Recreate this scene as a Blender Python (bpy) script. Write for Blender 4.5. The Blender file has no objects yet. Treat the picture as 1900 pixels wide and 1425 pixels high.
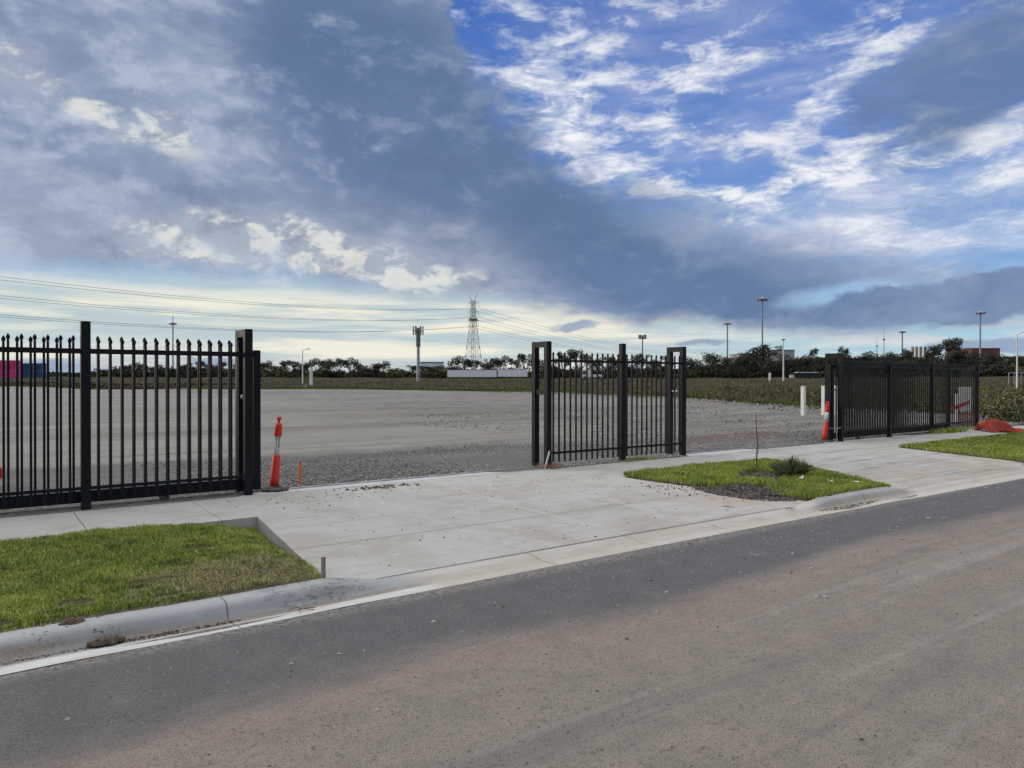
import bpy, math, random
import numpy as np
from mathutils import Vector, Matrix
R=math.radians
random.seed(7); rng=np.random.default_rng(7)
S=bpy.context.scene
C=S.collection
# ------------------------------------------------------------------ camera, sky, sun, exposure
# X runs along the fence (to the right, away), Y away from the road, camera stands on the road at the origin
FWD=Vector((.6,.8,0)); RGT=Vector((.8,-.6,0)); CAMZ=1.7; F=1400.0; HY=706.0
cam=bpy.data.cameras.new('camera'); co=bpy.data.objects.new('camera',cam); C.objects.link(co)
cam.sensor_width=36; cam.lens=36*F/1900; cam.clip_start=.05; cam.clip_end=6000
co.location=(0,0,CAMZ); co.rotation_euler=(R(90-.266),0,math.atan2(.8,.6)-R(90))
S.camera=co
S.view_settings.view_transform='Standard'; S.view_settings.look='None'
S.view_settings.exposure=0; S.view_settings.gamma=1
S.render.resolution_x=1024; S.render.resolution_y=768

def lin(c):
    return tuple((v/255/12.92 if v/255<=.04045 else ((v/255+.055)/1.055)**2.4) for v in c)
class V:                                        # small wrapper: maths on node sockets
    def __init__(s,t,k): s.t=t; s.k=k
    def _m(s,op,*o,clamp=False):
        n=s.t.nodes.new('ShaderNodeMath'); n.operation=op; n.use_clamp=clamp
        for i,a in enumerate((s,)+o):
            if isinstance(a,V): s.t.links.new(a.k,n.inputs[i])
            else: n.inputs[i].default_value=a
        return V(s.t,n.outputs[0])
    def __add__(s,o): return s._m('ADD',o)
    __radd__=__add__
    def __sub__(s,o): return s._m('SUBTRACT',o)
    def __rsub__(s,o): return (s*-1)+o
    def __mul__(s,o): return s._m('MULTIPLY',o)
    __rmul__=__mul__
    def __truediv__(s,o): return s._m('DIVIDE',o)
    def abs(s): return s._m('ABSOLUTE')
    def pow(s,p): return s._m('POWER',p)
    def max(s,o): return s._m('MAXIMUM',o)
    def min(s,o): return s._m('MINIMUM',o)
    def clamp(s): return s._m('ADD',0.0,clamp=True)
    def ss(s,a,b,lo=0.,hi=1.):
        n=s.t.nodes.new('ShaderNodeMapRange'); n.interpolation_type='SMOOTHSTEP'
        if a>b: a,b,lo,hi=b,a,hi,lo
        s.t.links.new(s.k,n.inputs[0])
        for i,v in zip((1,2,3,4),(a,b,lo,hi)): n.inputs[i].default_value=v
        return V(s.t,n.outputs[0])
def comb(t,*xyz):
    n=t.nodes.new('ShaderNodeCombineXYZ')
    for i,a in enumerate(xyz):
        if isinstance(a,V): t.links.new(a.k,n.inputs[i])
        else: n.inputs[i].default_value=a
    return V(t,n.outputs[0])
def sep(v):
    n=v.t.nodes.new('ShaderNodeSeparateXYZ'); v.t.links.new(v.k,n.inputs[0])
    return [V(v.t,n.outputs[i]) for i in range(3)]
def noise(v,scale,detail=4,rough=.55,dist=0.,col=False):
    n=v.t.nodes.new('ShaderNodeTexNoise'); v.t.links.new(v.k,n.inputs['Vector'])
    n.inputs['Scale'].default_value=scale; n.inputs['Detail'].default_value=detail
    n.inputs['Roughness'].default_value=rough; n.inputs['Distortion'].default_value=dist
    return V(v.t,n.outputs['Color' if col else 'Fac'])
def voro(v,scale,feat='F1',out='Distance',rnd=1.):
    n=v.t.nodes.new('ShaderNodeTexVoronoi'); n.feature=feat; v.t.links.new(v.k,n.inputs['Vector'])
    n.inputs['Scale'].default_value=scale; n.inputs['Randomness'].default_value=rnd
    return V(v.t,n.outputs[out])
def mapv(v,loc=(0,0,0),rot=(0,0,0),scale=(1,1,1),typ='POINT'):
    n=v.t.nodes.new('ShaderNodeMapping'); n.vector_type=typ; v.t.links.new(v.k,n.inputs[0])
    n.inputs[1].default_value=loc; n.inputs[2].default_value=rot; n.inputs[3].default_value=scale
    return V(v.t,n.outputs[0])
def mix(f,a,b,blend='MIX'):
    t=[x for x in (f,a,b) if isinstance(x,V)][0].t
    n=t.nodes.new('ShaderNodeMix'); n.data_type='RGBA'; n.blend_type=blend
    for i,x in ((0,f),(6,a),(7,b)):
        if isinstance(x,V): t.links.new(x.k,n.inputs[i])
        elif i==0: n.inputs[0].default_value=x
        else: n.inputs[i].default_value=tuple(x)[:3]+(1,)
    return V(t,n.outputs[2])
def ramp(v,stops):
    n=v.t.nodes.new('ShaderNodeValToRGB'); v.t.links.new(v.k,n.inputs[0]); e=n.color_ramp.elements
    while len(e)<len(stops): e.new(.5)
    for el,(p,c) in zip(e,stops): el.position=p; el.color=tuple(c)[:3]+(1,)
    return V(v.t,n.outputs[0])
def fcurve(v,pts):
    n=v.t.nodes.new('ShaderNodeFloatCurve'); v.t.links.new(v.k,n.inputs[1]); cv=n.mapping.curves[0]
    while len(cv.points)<len(pts): cv.points.new(.5,.5)
    for p,(x,y) in zip(cv.points,pts): p.location=(x,y); p.handle_type='AUTO_CLAMPED'
    n.mapping.update(); return V(v.t,n.outputs[0])

# ---- sky: Nishita blue with cloud layers, all as a function of direction (azimuth / elevation)
W=bpy.data.worlds.new('World'); S.world=W; W.use_nodes=True; wt=W.node_tree; wt.nodes.clear()
tc=wt.nodes.new('ShaderNodeTexCoord'); D3=V(wt,tc.outputs['Generated'])
dx,dy,dz=sep(D3)
az=(dx*.8+dy*-.6)._m('ARCTAN2',dx*.6+dy*.8)*57.2958       # degrees, right of the camera's heading
el=dz._m('ARCSINE')*57.2958
def AE(px,py):
    r=(px-950)/F; s=(HY-py)/F
    return math.degrees(math.atan(r)),math.degrees(math.atan(s/math.sqrt(1+r*r)))
w1=sep(noise(mapv(D3,scale=(1,1,1.8)),3.5,5,.6,col=True)); w2=sep(noise(mapv(D3,scale=(1,1,1.8)),14,4,.6,col=True))
aw=az+(w1[0]-.5)*9+(w2[0]-.5)*3.0; ew=el+(w1[1]-.5)*5+(w2[1]-.5)*2.2
AEw=comb(wt,aw,ew,0.); AE0=comb(wt,az,el,0.)
AEs=comb(wt,az+(w2[0]-.5)*3,el+(w2[1]-.5)*1.6,0.)
def blob(px,py,rx,ry,rot=0,src=None,p=1.0):
    a,e=AE(px,py); k=57.3/F*math.cos(R(a))
    m=mapv(src or AEw,loc=(a,e,0),rot=(0,0,R(rot)),scale=(rx*k,ry*k,1),typ='TEXTURE')
    n=wt.nodes.new('ShaderNodeTexGradient'); n.gradient_type='QUADRATIC_SPHERE' if False else 'SPHERICAL'
    wt.links.new(m.k,n.inputs[0]); v=V(wt,n.outputs['Fac']).ss(0,1)
    return v*p if p!=1 else v
def curve_px(pts,v,top=45.):
    return fcurve((v+40)/80,[((AE(x,y)[0]+40)/80,min(1,max(0,AE(x,y)[1]/top))) for x,y in pts])*top
sky=wt.nodes.new('ShaderNodeTexSky'); sky.sky_type='NISHITA'; sky.sun_disc=False
SUN_DIR=Vector((-.72,.62,.36)).normalized()
sky.sun_elevation=math.asin(SUN_DIR.z); sky.sun_rotation=math.atan2(SUN_DIR.x,SUN_DIR.y)
nish=mix(1.,V(wt,sky.outputs[0]),(.10,.10,.10),'MULTIPLY')
blue=ramp(el/40,[(0.,lin((190,214,224))),(.10,lin((158,200,228))),(.2,lin((112,166,224))),(.42,lin((74,124,207))),(.7,lin((60,104,188))),(1.,lin((64,106,186)))])
blue=mix(.12,blue,nish)
# cirrus: white torn cloud over the blue, streaks rising to the right
st=mapv(AE0,rot=(0,0,R(-32)),scale=(.055,.16,1))
ci=noise(st,4.2,9,.66,.5); ci2=noise(mapv(AE0,rot=(0,0,R(-15)),scale=(.045,.13,1)),2.4,9,.64,.3)
cm=blob(1300,115,150,95,0)*1.0+blob(1045,165,160,120,30,None,1.15)+blob(1570,165,190,62,32)+blob(1220,215,130,60,-10,None,.8)+blob(1120,300,210,90,-25,None,1.1)\
  +blob(1500,330,420,70,14,None,1.25)+blob(1750,280,330,42,17,None,1.)+blob(1420,250,240,60,20,None,.6)+blob(1560,70,150,60,0,None,.5)+blob(1130,40,170,60,0,None,.4)\
  +blob(1650,430,420,75,4,None,.85)+blob(1850,330,300,90,8,None,.6)+blob(1300,380,250,60,-15,None,1.1)+blob(900,60,120,170,0,None,.55)+blob(960,190,110,90,0,None,.7)
ci3=noise(mapv(D3,rot=(.3,.2,0),scale=(1,1,1.7)),26,6,.62,.4)
cd=(cm*.62+(ci-.5)*2.7+(ci2-.5)*2.3+(ci3-.5)*1.4+.21).ss(0.0,1.2)
cd=cd.max((blob(1600,420,720,190,4,AE0)*(ci2*2.0)).clamp()*.85)
cd=cd.max(((blob(1350,150,700,420,0,AE0))*(ci2*1.1)).clamp()*.55)
cicol=mix((ci2-.2).ss(.15,.5),lin((158,178,212)),lin((228,231,240)))
cicol=mix((ci-.5).ss(-.05,.14)*cm.clamp(),cicol,lin((244,245,250)))
c=mix(cd,blue,cicol)
# horizon band, cream low cloud with pale blue streaks
hz=noise(mapv(D3,scale=(1.2,1.2,16)),3.0,6,.6,.3)
hcol=mix(hz.ss(.40,.62),lin((188,205,210)),lin((241,238,221)))
hcol=mix(az.ss(5,32),hcol,mix(hz.ss(.42,.6),lin((166,205,222)),lin((214,218,222))))
lowf=(el+(hz-.5)*1.5).ss(2.2,.5)
hcol=mix(lowf*.8,hcol,mix(az.ss(-20,10),lin((165,178,192)),lin((205,216,220))))
puff0=noise(mapv(D3,scale=(1,1,3)),16,6,.6,.3)
lowcol=blob(60,680,160,24,0,AEs)+blob(420,672,110,14,0,AEs)+blob(1070,604,75,16,0,AEs,1.3)+blob(1290,640,90,9,3,AEs)+blob(1850,640,140,22,0,AEs,1.3)+blob(1780,650,80,14,0,AEs)
hcol=mix((lowcol*1.4+(puff0-.5)*1.6).ss(.25,1.1)*.85,hcol,lin((146,162,190)))
c=mix((el+(hz-.5)*3+az.ss(8,24)*2.8).ss(8.5,5.5),c,hcol)
# the big grey-blue bank: between a lower and an upper edge
up=curve_px([(-400,-600),(640,-600),(800,-260),(835,-60),(860,90),(985,250),(1100,330),(1270,385),(1400,440),(1560,468),(1700,505),(1780,540),(1950,560),(2400,560)],aw*1.0,45)
lowe=curve_px([(-400,490),(0,505),(250,512),(450,520),(700,545),(890,560),(1000,568),(1150,596),(1300,606),(1450,626),(1600,628),(1900,600),(2300,600)],az+(w1[0]-.5)*3,45)
ci3_=noise(mapv(D3,rot=(.1,.5,0),scale=(1,1,1.6)),22,6,.6,.3); ci4_=noise(mapv(D3,scale=(1,1,1.6)),9,5,.6)
ewm=el+(w1[1]-.5)*3.6+(w2[1]-.5)*2.0
up_m=(up-ewm+(ci3_-.5)*5.5*(1.0)+(ci4_-.5)*4).ss(-2.6,3.2)
low_m=(ewm-lowe+(hz-.5)*2.5).ss(-.7,1.3)
bank=up_m*low_m
bank=bank*(1-(blob(1570,545,150,30,8,AEs)*1.7).clamp())
bn=noise(mapv(D3,rot=(0,0,.4),scale=(1,1,2.6)),2.6,7,.58,.4)
rb=(blob(1800,150,360,190,20)*1.9-.22+(w2[2]-.5)*1.5+(bn-.5)*1.4).ss(.0,1.1)*.88      # second dark bank upper right
rb=rb.max((blob(1770,560,420,62,3)*2.2).ss(.3,.9)*.95)
dark=(blob(760,200,420,330,-40,AE0)+blob(1050,400,420,170,-28,AE0)+blob(1350,540,450,120,-10,AE0)+blob(560,60,340,190,-20,AE0,.6)+(bn-.5)*1.5)
bcol=mix(dark.ss(-.25,1.0),lin((152,167,192)),lin((90,116,152)))
bcol=mix(((bn-.5)*1.6+(w2[2]-.5)*.5).ss(-.35,.35)*.55,bcol,lin((112,130,168)))
bcol=mix((az+bn*20).ss(8,26)*.4,bcol,lin((108,134,176)))
bcol=mix(el.ss(15,7)*az.ss(6,-10)*.45,bcol,lin((178,186,194)))
puff=noise(mapv(D3,scale=(1,1,1.5)),24,6,.6,.6); puf2=noise(mapv(D3,scale=(1,1,2.)),9,6,.62,.5)
pm=blob(350,440,170,65,0,AEs)+blob(520,455,190,75,-10,AEs,1.1)+blob(700,490,290,60,-13,AEs,1.15)+blob(820,520,110,22,-8,AEs)+blob(160,205,60,26,0,AEs)+blob(225,245,50,26,-20,AEs)\
  +blob(30,130,100,70,0,AEs,.9)+blob(300,235,130,60,-30,AEs,.6)+blob(830,430,70,22,0,AEs,.8)
pf=(pm*.42+(puff-.5)*4.6+(puf2-.5)*2.6+(ci3_-.5)*2-.10).ss(.0,.8)*pm.ss(.0,.5)
bcol=mix(pm.ss(.0,.7)*.35,bcol,lin((185,192,200)))
bcol=mix(pf*.8,bcol,lin((234,234,226)))
wis=(puf2-.5).ss(.0,.2)*.32*az.ss(0,-18)
bcol=mix(wis,bcol,lin((196,206,220)))
mot=((ci4_-.5)*1.3+(ci3_-.5)*.9+(puf2-.5)*.8)
bcol=mix(mot.ss(-.05,.35)*(.22+.48*az.ss(0,-22)),bcol,lin((186,198,216)))
bcol=mix(mot.ss(.0,-.45)*.55,bcol,lin((98,116,148)))
rcol=mix(bn.ss(.4,.6),lin((104,127,166)),lin((136,152,182)))
c=mix(rb*(1-up_m*.0),c,rcol)
c=mix(bank,c,bcol)
# unseen sky: broken cloud overhead brightened to light the ground, low rear dimmed, glow round the veiled sun
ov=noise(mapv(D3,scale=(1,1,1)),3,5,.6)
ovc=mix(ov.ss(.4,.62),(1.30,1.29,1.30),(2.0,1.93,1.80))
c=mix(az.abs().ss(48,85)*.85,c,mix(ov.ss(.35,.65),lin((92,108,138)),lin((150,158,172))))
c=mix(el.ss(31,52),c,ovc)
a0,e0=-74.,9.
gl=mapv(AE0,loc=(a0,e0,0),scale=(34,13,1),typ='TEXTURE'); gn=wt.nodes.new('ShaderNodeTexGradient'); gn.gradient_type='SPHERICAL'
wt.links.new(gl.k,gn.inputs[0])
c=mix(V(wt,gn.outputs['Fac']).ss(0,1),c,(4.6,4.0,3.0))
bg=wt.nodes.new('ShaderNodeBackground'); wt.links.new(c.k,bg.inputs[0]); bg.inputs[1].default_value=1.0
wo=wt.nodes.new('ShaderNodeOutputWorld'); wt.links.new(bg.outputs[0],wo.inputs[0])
W.cycles.sampling_method='MANUAL'; W.cycles.sample_map_resolution=512
sl=bpy.data.lights.new('sun','SUN'); sl.energy=1.1; sl.angle=R(14); sl.color=(1,.93,.82)
so=bpy.data.objects.new('sun',sl); C.objects.link(so); so.rotation_euler=SUN_DIR.to_track_quat('Z','Y').to_euler()

# ------------------------------------------------------------------ helpers
def sm(a,b,x): t=np.clip((x-a)/(b-a),0,1); return t*t*(3-2*t)
def unproj(px,py,d):                             # a point at depth d metres along the heading
    return Vector((0,0,CAMZ))+FWD*d+RGT*((px-950)/F*d)+Vector((0,0,(HY-py)/F*d))
def tag(o,label=None,cat=None,group=None,kind=None):
    for k,v in (('label',label),('category',cat),('group',group),('kind',kind)):
        if v: o[k]=v
    return o
def link(name,me,mat=None,parent=None,loc=None):
    o=bpy.data.objects.new(name,me); C.objects.link(o)
    if mat:
        for m in (mat if isinstance(mat,(list,tuple)) else [mat]): me.materials.append(m)
    if parent: o.parent=parent
    if loc is not None: o.location=loc
    return o
def empty(name,loc,rz=0,rx=0,ry=0):
    o=bpy.data.objects.new(name,None); C.objects.link(o); o.location=loc; o.rotation_euler=(rx,ry,rz); o.empty_display_size=.2
    return o
def meshf(name,vs,fs,smooth=False):
    me=bpy.data.meshes.new(name); me.from_pydata([tuple(v) for v in vs],[],fs); me.update()
    if smooth: me.polygons.foreach_set('use_smooth',[True]*len(me.polygons))
    return me
def mesh_np(name,v,f,attr=None,smooth=False):    # fast mesh from arrays; f is (M,k)
    me=bpy.data.meshes.new(name); M,k=f.shape
    me.vertices.add(len(v)); me.vertices.foreach_set('co',v.astype(np.float32).ravel())
    me.loops.add(M*k); me.loops.foreach_set('vertex_index',f.astype(np.int32).ravel())
    me.polygons.add(M); me.polygons.foreach_set('loop_start',np.arange(0,M*k,k,dtype=np.int32))
    if attr is not None:
        a=me.attributes.new('tint','FLOAT','POINT'); a.data.foreach_set('value',attr.astype(np.float32))
    me.update(calc_edges=True); me.validate()
    if smooth: me.polygons.foreach_set('use_smooth',np.ones(len(me.polygons),bool))
    return me
class MB:
    def __init__(s): s.v=[]; s.f=[]
    def add(s,vs,fs):
        b=len(s.v); s.v+= [tuple(v) for v in vs]; s.f+=[tuple(i+b for i in f) for f in fs]; return s
    def box(s,x0,x1,y0,y1,z0,z1,bev=0):
        if bev<=0:
            return s.add([(x,y,z) for z in (z0,z1) for y in (y0,y1) for x in (x0,x1)],[(0,2,3,1),(4,5,7,6),(0,1,5,4),(2,6,7,3),(0,4,6,2),(1,3,7,5)])
        import bmesh
        bm=bmesh.new(); r=bmesh.ops.create_cube(bm,size=1)
        for v in bm.verts: v.co=Vector(((x0+x1)/2+v.co.x*(x1-x0),(y0+y1)/2+v.co.y*(y1-y0),(z0+z1)/2+v.co.z*(z1-z0)))
        bmesh.ops.bevel(bm,geom=bm.edges[:],offset=bev,segments=2,affect='EDGES')
        bm.verts.index_update()
        s.add([v.co for v in bm.verts],[tuple(v.index for v in f.verts) for f in bm.faces]); bm.free(); return s
    def bar(s,p,q,r,n=6,r2=None,caps=True):
        p=Vector(p); q=Vector(q); d=(q-p)
        if d.length<1e-6: return s
        d.normalize(); a=d.orthogonal().normalized(); b=d.cross(a); r2=r if r2 is None else r2
        vs=[p+(a*math.cos(t)+b*math.sin(t))*r for t in [2*math.pi*i/n for i in range(n)]]+[q+(a*math.cos(t)+b*math.sin(t))*r2 for t in [2*math.pi*i/n for i in range(n)]]
        fs=[(i,(i+1)%n,n+(i+1)%n,n+i) for i in range(n)]
        if caps: fs+=[tuple(range(n))[::-1],tuple(range(n,2*n))]
        return s.add(vs,fs)
    def tube(s,pts,r,n=6):
        rs=r if isinstance(r,(list,tuple)) else [r]*len(pts)
        pts=[Vector(p) for p in pts]; vs=[]; fs=[]
        up=Vector((.13,.21,.97))
        for i,p in enumerate(pts):
            t=(pts[min(i+1,len(pts)-1)]-pts[max(i-1,0)]).normalized()
            a=t.cross(up); a=(a if a.length>.1 else t.orthogonal()).normalized(); b=t.cross(a)
            vs+=[p+(a*math.cos(u)+b*math.sin(u))*rs[i] for u in [2*math.pi*j/n for j in range(n)]]
        for i in range(len(pts)-1):
            fs+=[(i*n+j,i*n+(j+1)%n,(i+1)*n+(j+1)%n,(i+1)*n+j) for j in range(n)]
        fs+=[tuple(range(n))[::-1],tuple(range((len(pts)-1)*n,len(pts)*n))]
        return s.add(vs,fs)
    def lathe(s,prof,n=20,c=(0,0)):
        vs=[];fs=[]
        for r,z in prof: vs+=[(c[0]+r*math.cos(2*math.pi*j/n),c[1]+r*math.sin(2*math.pi*j/n),z) for j in range(n)]
        for i in range(len(prof)-1): fs+=[(i*n+j,i*n+(j+1)%n,(i+1)*n+(j+1)%n,(i+1)*n+j) for j in range(n)]
        fs+=[tuple(range(n))[::-1],tuple(range((len(prof)-1)*n,len(prof)*n))]
        return s.add(vs,fs)
    def mesh(s,name,smooth=False): return meshf(name,s.v,s.f,smooth)
    def build(s,name,mat,parent=None,smooth=False,loc=None): return link(name,s.mesh(name,smooth),mat,parent,loc)
def mat(name,fn=None,col=(.5,.5,.5),rough=.6,metal=0,spec=.5):
    m=bpy.data.materials.new(name); m.use_nodes=True; t=m.node_tree; b=t.nodes['Principled BSDF']
    b.inputs['Base Color'].default_value=tuple(col)+(1,); b.inputs['Roughness'].default_value=rough; b.inputs['Metallic'].default_value=metal
    b.inputs['Specular IOR Level'].default_value=spec
    if fn:
        g=t.nodes.new('ShaderNodeNewGeometry'); P=V(t,g.outputs['Position']); r=fn(P)
        if 'c' in r: t.links.new(r['c'].k,b.inputs['Base Color'])
        if 'r' in r: t.links.new(r['r'].k,b.inputs['Roughness'])
        if 'h' in r:
            bp=t.nodes.new('ShaderNodeBump'); t.links.new(r['h'].k,bp.inputs['Height']); bp.inputs['Distance'].default_value=r.get('d',.01); bp.inputs['Strength'].default_value=r.get('s',.6)
            t.links.new(bp.outputs[0],b.inputs['Normal'])
    return m
def attr_of(P,name):
    n=P.t.nodes.new('ShaderNodeAttribute'); n.attribute_name=name; return V(P.t,n.outputs['Fac'])
def objrand(P):
    n=P.t.nodes.new('ShaderNodeObjectInfo'); return V(P.t,n.outputs['Random'])

# ------------------------------------------------------------------ materials
def f_road(P):
    x,y,z=sep(P)
    wob=(noise(mapv(P,scale=(.35,1,1)),.9,4)-.5)
    yy=y+wob*1.1
    dust=yy.ss(4.22,3.75)
    str_=noise(mapv(P,rot=(0,0,R(2)),scale=(.10,1.6,1)),1.3,5,.6,.3); str2=noise(mapv(P,loc=(3,7,0),scale=(.16,1.0,1)),1.2,6,.65)
    fine=noise(P,140,4,.8); ag=voro(P,150); mid=noise(P,22,5,.7); blot=noise(P,3.2,6,.65)
    asp=mix(fine.ss(.3,.7),(.062,.062,.066),(.178,.176,.180)); asp=mix(ag.ss(.3,.05)*.6,asp,(.30,.30,.31)); asp=mix(noise(P,38,4,.75).ss(.45,.68)*.45,asp,(.045,.045,.048))
    du=mix(fine.ss(.32,.68),(.128,.112,.096),(.375,.338,.285)); pink=mix(fine.ss(.32,.68),(.175,.128,.108),(.41,.315,.262))
    pk=(str_.ss(.50,.62)*.8+(str2.ss(.52,.64))*.5).clamp()*mid.ss(.3,.6)*noise(P,1.6,5,.65).ss(.4,.58)
    ed=(1-(yy-3.80).abs().ss(.05,.38))*str2.ss(.35,.5)
    pale_=noise(mapv(P,loc=(1,2,0),rot=(0,0,R(-1)),scale=(.07,2.6,1)),1.4,6,.65); du=mix(pale_.ss(.52,.66)*.6,du,(.36,.335,.30)); du=mix(pk.max(ed*.75*noise(P,2.5,5,.7).ss(.38,.58)),du,pink)
    du=mix(str_.ss(.48,.36)*.32,du,(.11,.105,.098))
    patch=blot.ss(.56,.7)*.35
    c=mix((dust*mid.ss(.25,.5)).clamp()*.92,asp,du)
    c=mix(patch*(1-dust),c,(.19,.18,.165))
    lipd=y.ss(5.02,5.22)*mid.ss(.42,.56)
    c=mix(lipd*.8,c,(.28,.26,.23))
    fl=voro(mapv(P,scale=(1,1.7,1)),26); fm=noise(P,9,3)
    c=mix(fl.ss(.24,.10)*fm.ss(.36,.46)*.85,c,(.05,.045,.04)); fl3=voro(mapv(P,loc=(2,9,0),scale=(1,1.4,1)),55); c=mix(fl3.ss(.25,.12)*noise(P,14,3).ss(.48,.55)*.6,c,(.055,.05,.047))
    fl2=voro(mapv(P,loc=(5,3,0)),22); c=mix(fl2.ss(.10,.06)*noise(P,5,3).ss(.45,.55)*.7,c,(.42,.41,.38))
    c=mix(blot.ss(.35,.65),mix(.18,c,(.05,.05,.05)),c)
    return dict(c=c,h=fine*.4+ag*.5+mid*.5+blot*1.5,d=.012,s=.75)
M_road=mat('asphalt',f_road,rough=.85,spec=.35)
def concrete(base,stain,joint=False,tracks=False):
    def fn(P):
        x,y,z=sep(P)
        n1=noise(P,1.1,6,.62,.4); n2=noise(P,45,4,.7); n3=noise(mapv(P,rot=(0,0,R(8)),scale=(.9,3.5,1)),2.2,6,.62,.4); n4=noise(P,6,5,.6)
        c=mix(n1.ss(.42,.64)*.6,base,stain); c=mix(n3.ss(.5,.68)*.4,c,tuple(v*.72 for v in base)); c=mix(n4.ss(.54,.72)*.35,c,tuple(min(1,v*1.3) for v in base))
        c=mix(n2.ss(.62,.75)*.3,c,(.2,.18,.16))
        c=mix(voro(P,11).ss(.055,.03)*noise(P,2.2,3).ss(.45,.6),c,(.10,.085,.07))
        h=n2*.25+n4*.4
        if joint:
            wx=x+(noise(P,7,3)-.5)*.02
            for x0,a,b in ((4.51,5.5,10.4),(5.85,5.5,10.4),(7.15,5.5,10.4),(8.5,8.75,10.4),(2.47,8.6,10.2),(1.17,8.6,10.2),(-.2,8.6,10.2),(14.3,5.5,10.4),(16.2,5.5,10.4)):
                dd=(wx-x0).abs(); g=y.ss(a-.02,a)*y.ss(b,b-.02)
                pale=g*dd.ss(.03,.018)*(.8 if x0>3 and x0<8 else .2)*noise(P,2.3,4).ss(.3,.5); c=mix(pale,c,(.60,.59,.56))
                core=g*dd.ss(.008,.004); c=mix(core*.85,c,(.14,.13,.115)); h=h-core*2.0
            wy=y+(noise(P,3,3)-.5)*.03
            core=(wy-7.05).abs().ss(.016,.006); c=mix(core*.8,c,(.12,.11,.10)); h=h-core*2
            pale=(wy-7.05).abs().ss(.035,.01)*.15; c=mix(pale,c,(.55,.54,.5))
            mud=noise(mapv(P,scale=(.5,1.5,1)),1.7,6,.7)
            c=mix((y.ss(6.6,5.65)*mud.ss(.46,.66)*x.ss(3.0,4.5)).clamp()*.55,c,(.30,.225,.165))
            c=mix((y.ss(7.9,6.3)*mud.ss(.38,.6)*x.ss(7.2,8.6)).clamp()*.55,c,(.36,.30,.22))
            tr=noise(mapv(P,rot=(0,0,R(-70)),scale=(.16,3.2,1)),2.0,5,.6,.8)
            c=mix(x.ss(11.5,12.6)*tr.ss(.54,.64)*.45,c,(.13,.13,.135))
            t2=noise(mapv(P,rot=(0,0,R(-28)),scale=(.22,6,1)),2.4,5,.6,.5)
            c=mix(x.ss(11.5,12.6)*t2.ss(.60,.66)*.6,c,(.12,.12,.12))
            c=mix(t2.ss(.6,.66)*.28,c,(.2,.19,.18))
        return dict(c=c,h=h,d=.006,s=.5)
    return fn
M_conc=mat('driveway_concrete',concrete((.41,.41,.395),(.315,.29,.25),True),rough=.8,spec=.3)
def f_kerb(P):
    x,y,z=sep(P)
    r=concrete((.33,.35,.365),(.28,.28,.27))(P); c=r['c']
    gut=y.ss(5.56,5.54); lip=y.ss(5.47,5.42)
    gn=noise(mapv(P,scale=(.5,1,1)),1.6,6,.7)
    dirt=y.ss(5.57,5.55)*(1-lip)*gn.ss(.36,.5); c=mix(dirt*.65,c,mix(noise(P,90,3).ss(.4,.6),(.15,.115,.08),(.30,.245,.185)))
    c=mix(lip*.9,c,mix(gn.ss(.4,.65),(.58,.59,.585),(.47,.46,.43)))
    c=mix(y.ss(5.8,5.78)*(1-(y.ss(5.55,5.6)*x.ss(9.2,9.5)*x.ss(11.9,11.5)))*x.ss(3.0,3.4)*.85,c,mix(gn.ss(.4,.6),(.40,.37,.31),(.47,.455,.42)))
    sc=noise(mapv(P,rot=(0,0,.3),scale=(1,1,3)),7,6,.75,1.4); reg=(x.ss(1.75,2.1)*x.ss(2.95,2.5)).max(x.ss(9.0,9.4)*x.ss(12,11.5)*.35)
    c=mix(sc.ss(.5,.6)*reg*(1-gut)*.75,c,(.13,.14,.155))
    sp=noise(P,19,4,.6,.5); regm=(x.ss(.25,.45)*x.ss(1.0,.8)); c=mix(sp.ss(.60,.66)*regm*(1-gut),c,(.13,.075,.045))
    for x0 in (1.62,4.51,5.85,7.15,10.4):
        k=(x+(noise(P,5,2)-.5)*.02-x0).abs().ss(.007,.004); c=mix(k*.8,c,(.10,.075,.05))
    return dict(c=c,h=r['h'],d=.005,s=.5)
M_kerb=mat('kerb_concrete',f_kerb,rough=.8,spec=.3)
M_track=mat('track_concrete',concrete((.47,.485,.50),(.36,.36,.35)),rough=.8)
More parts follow.
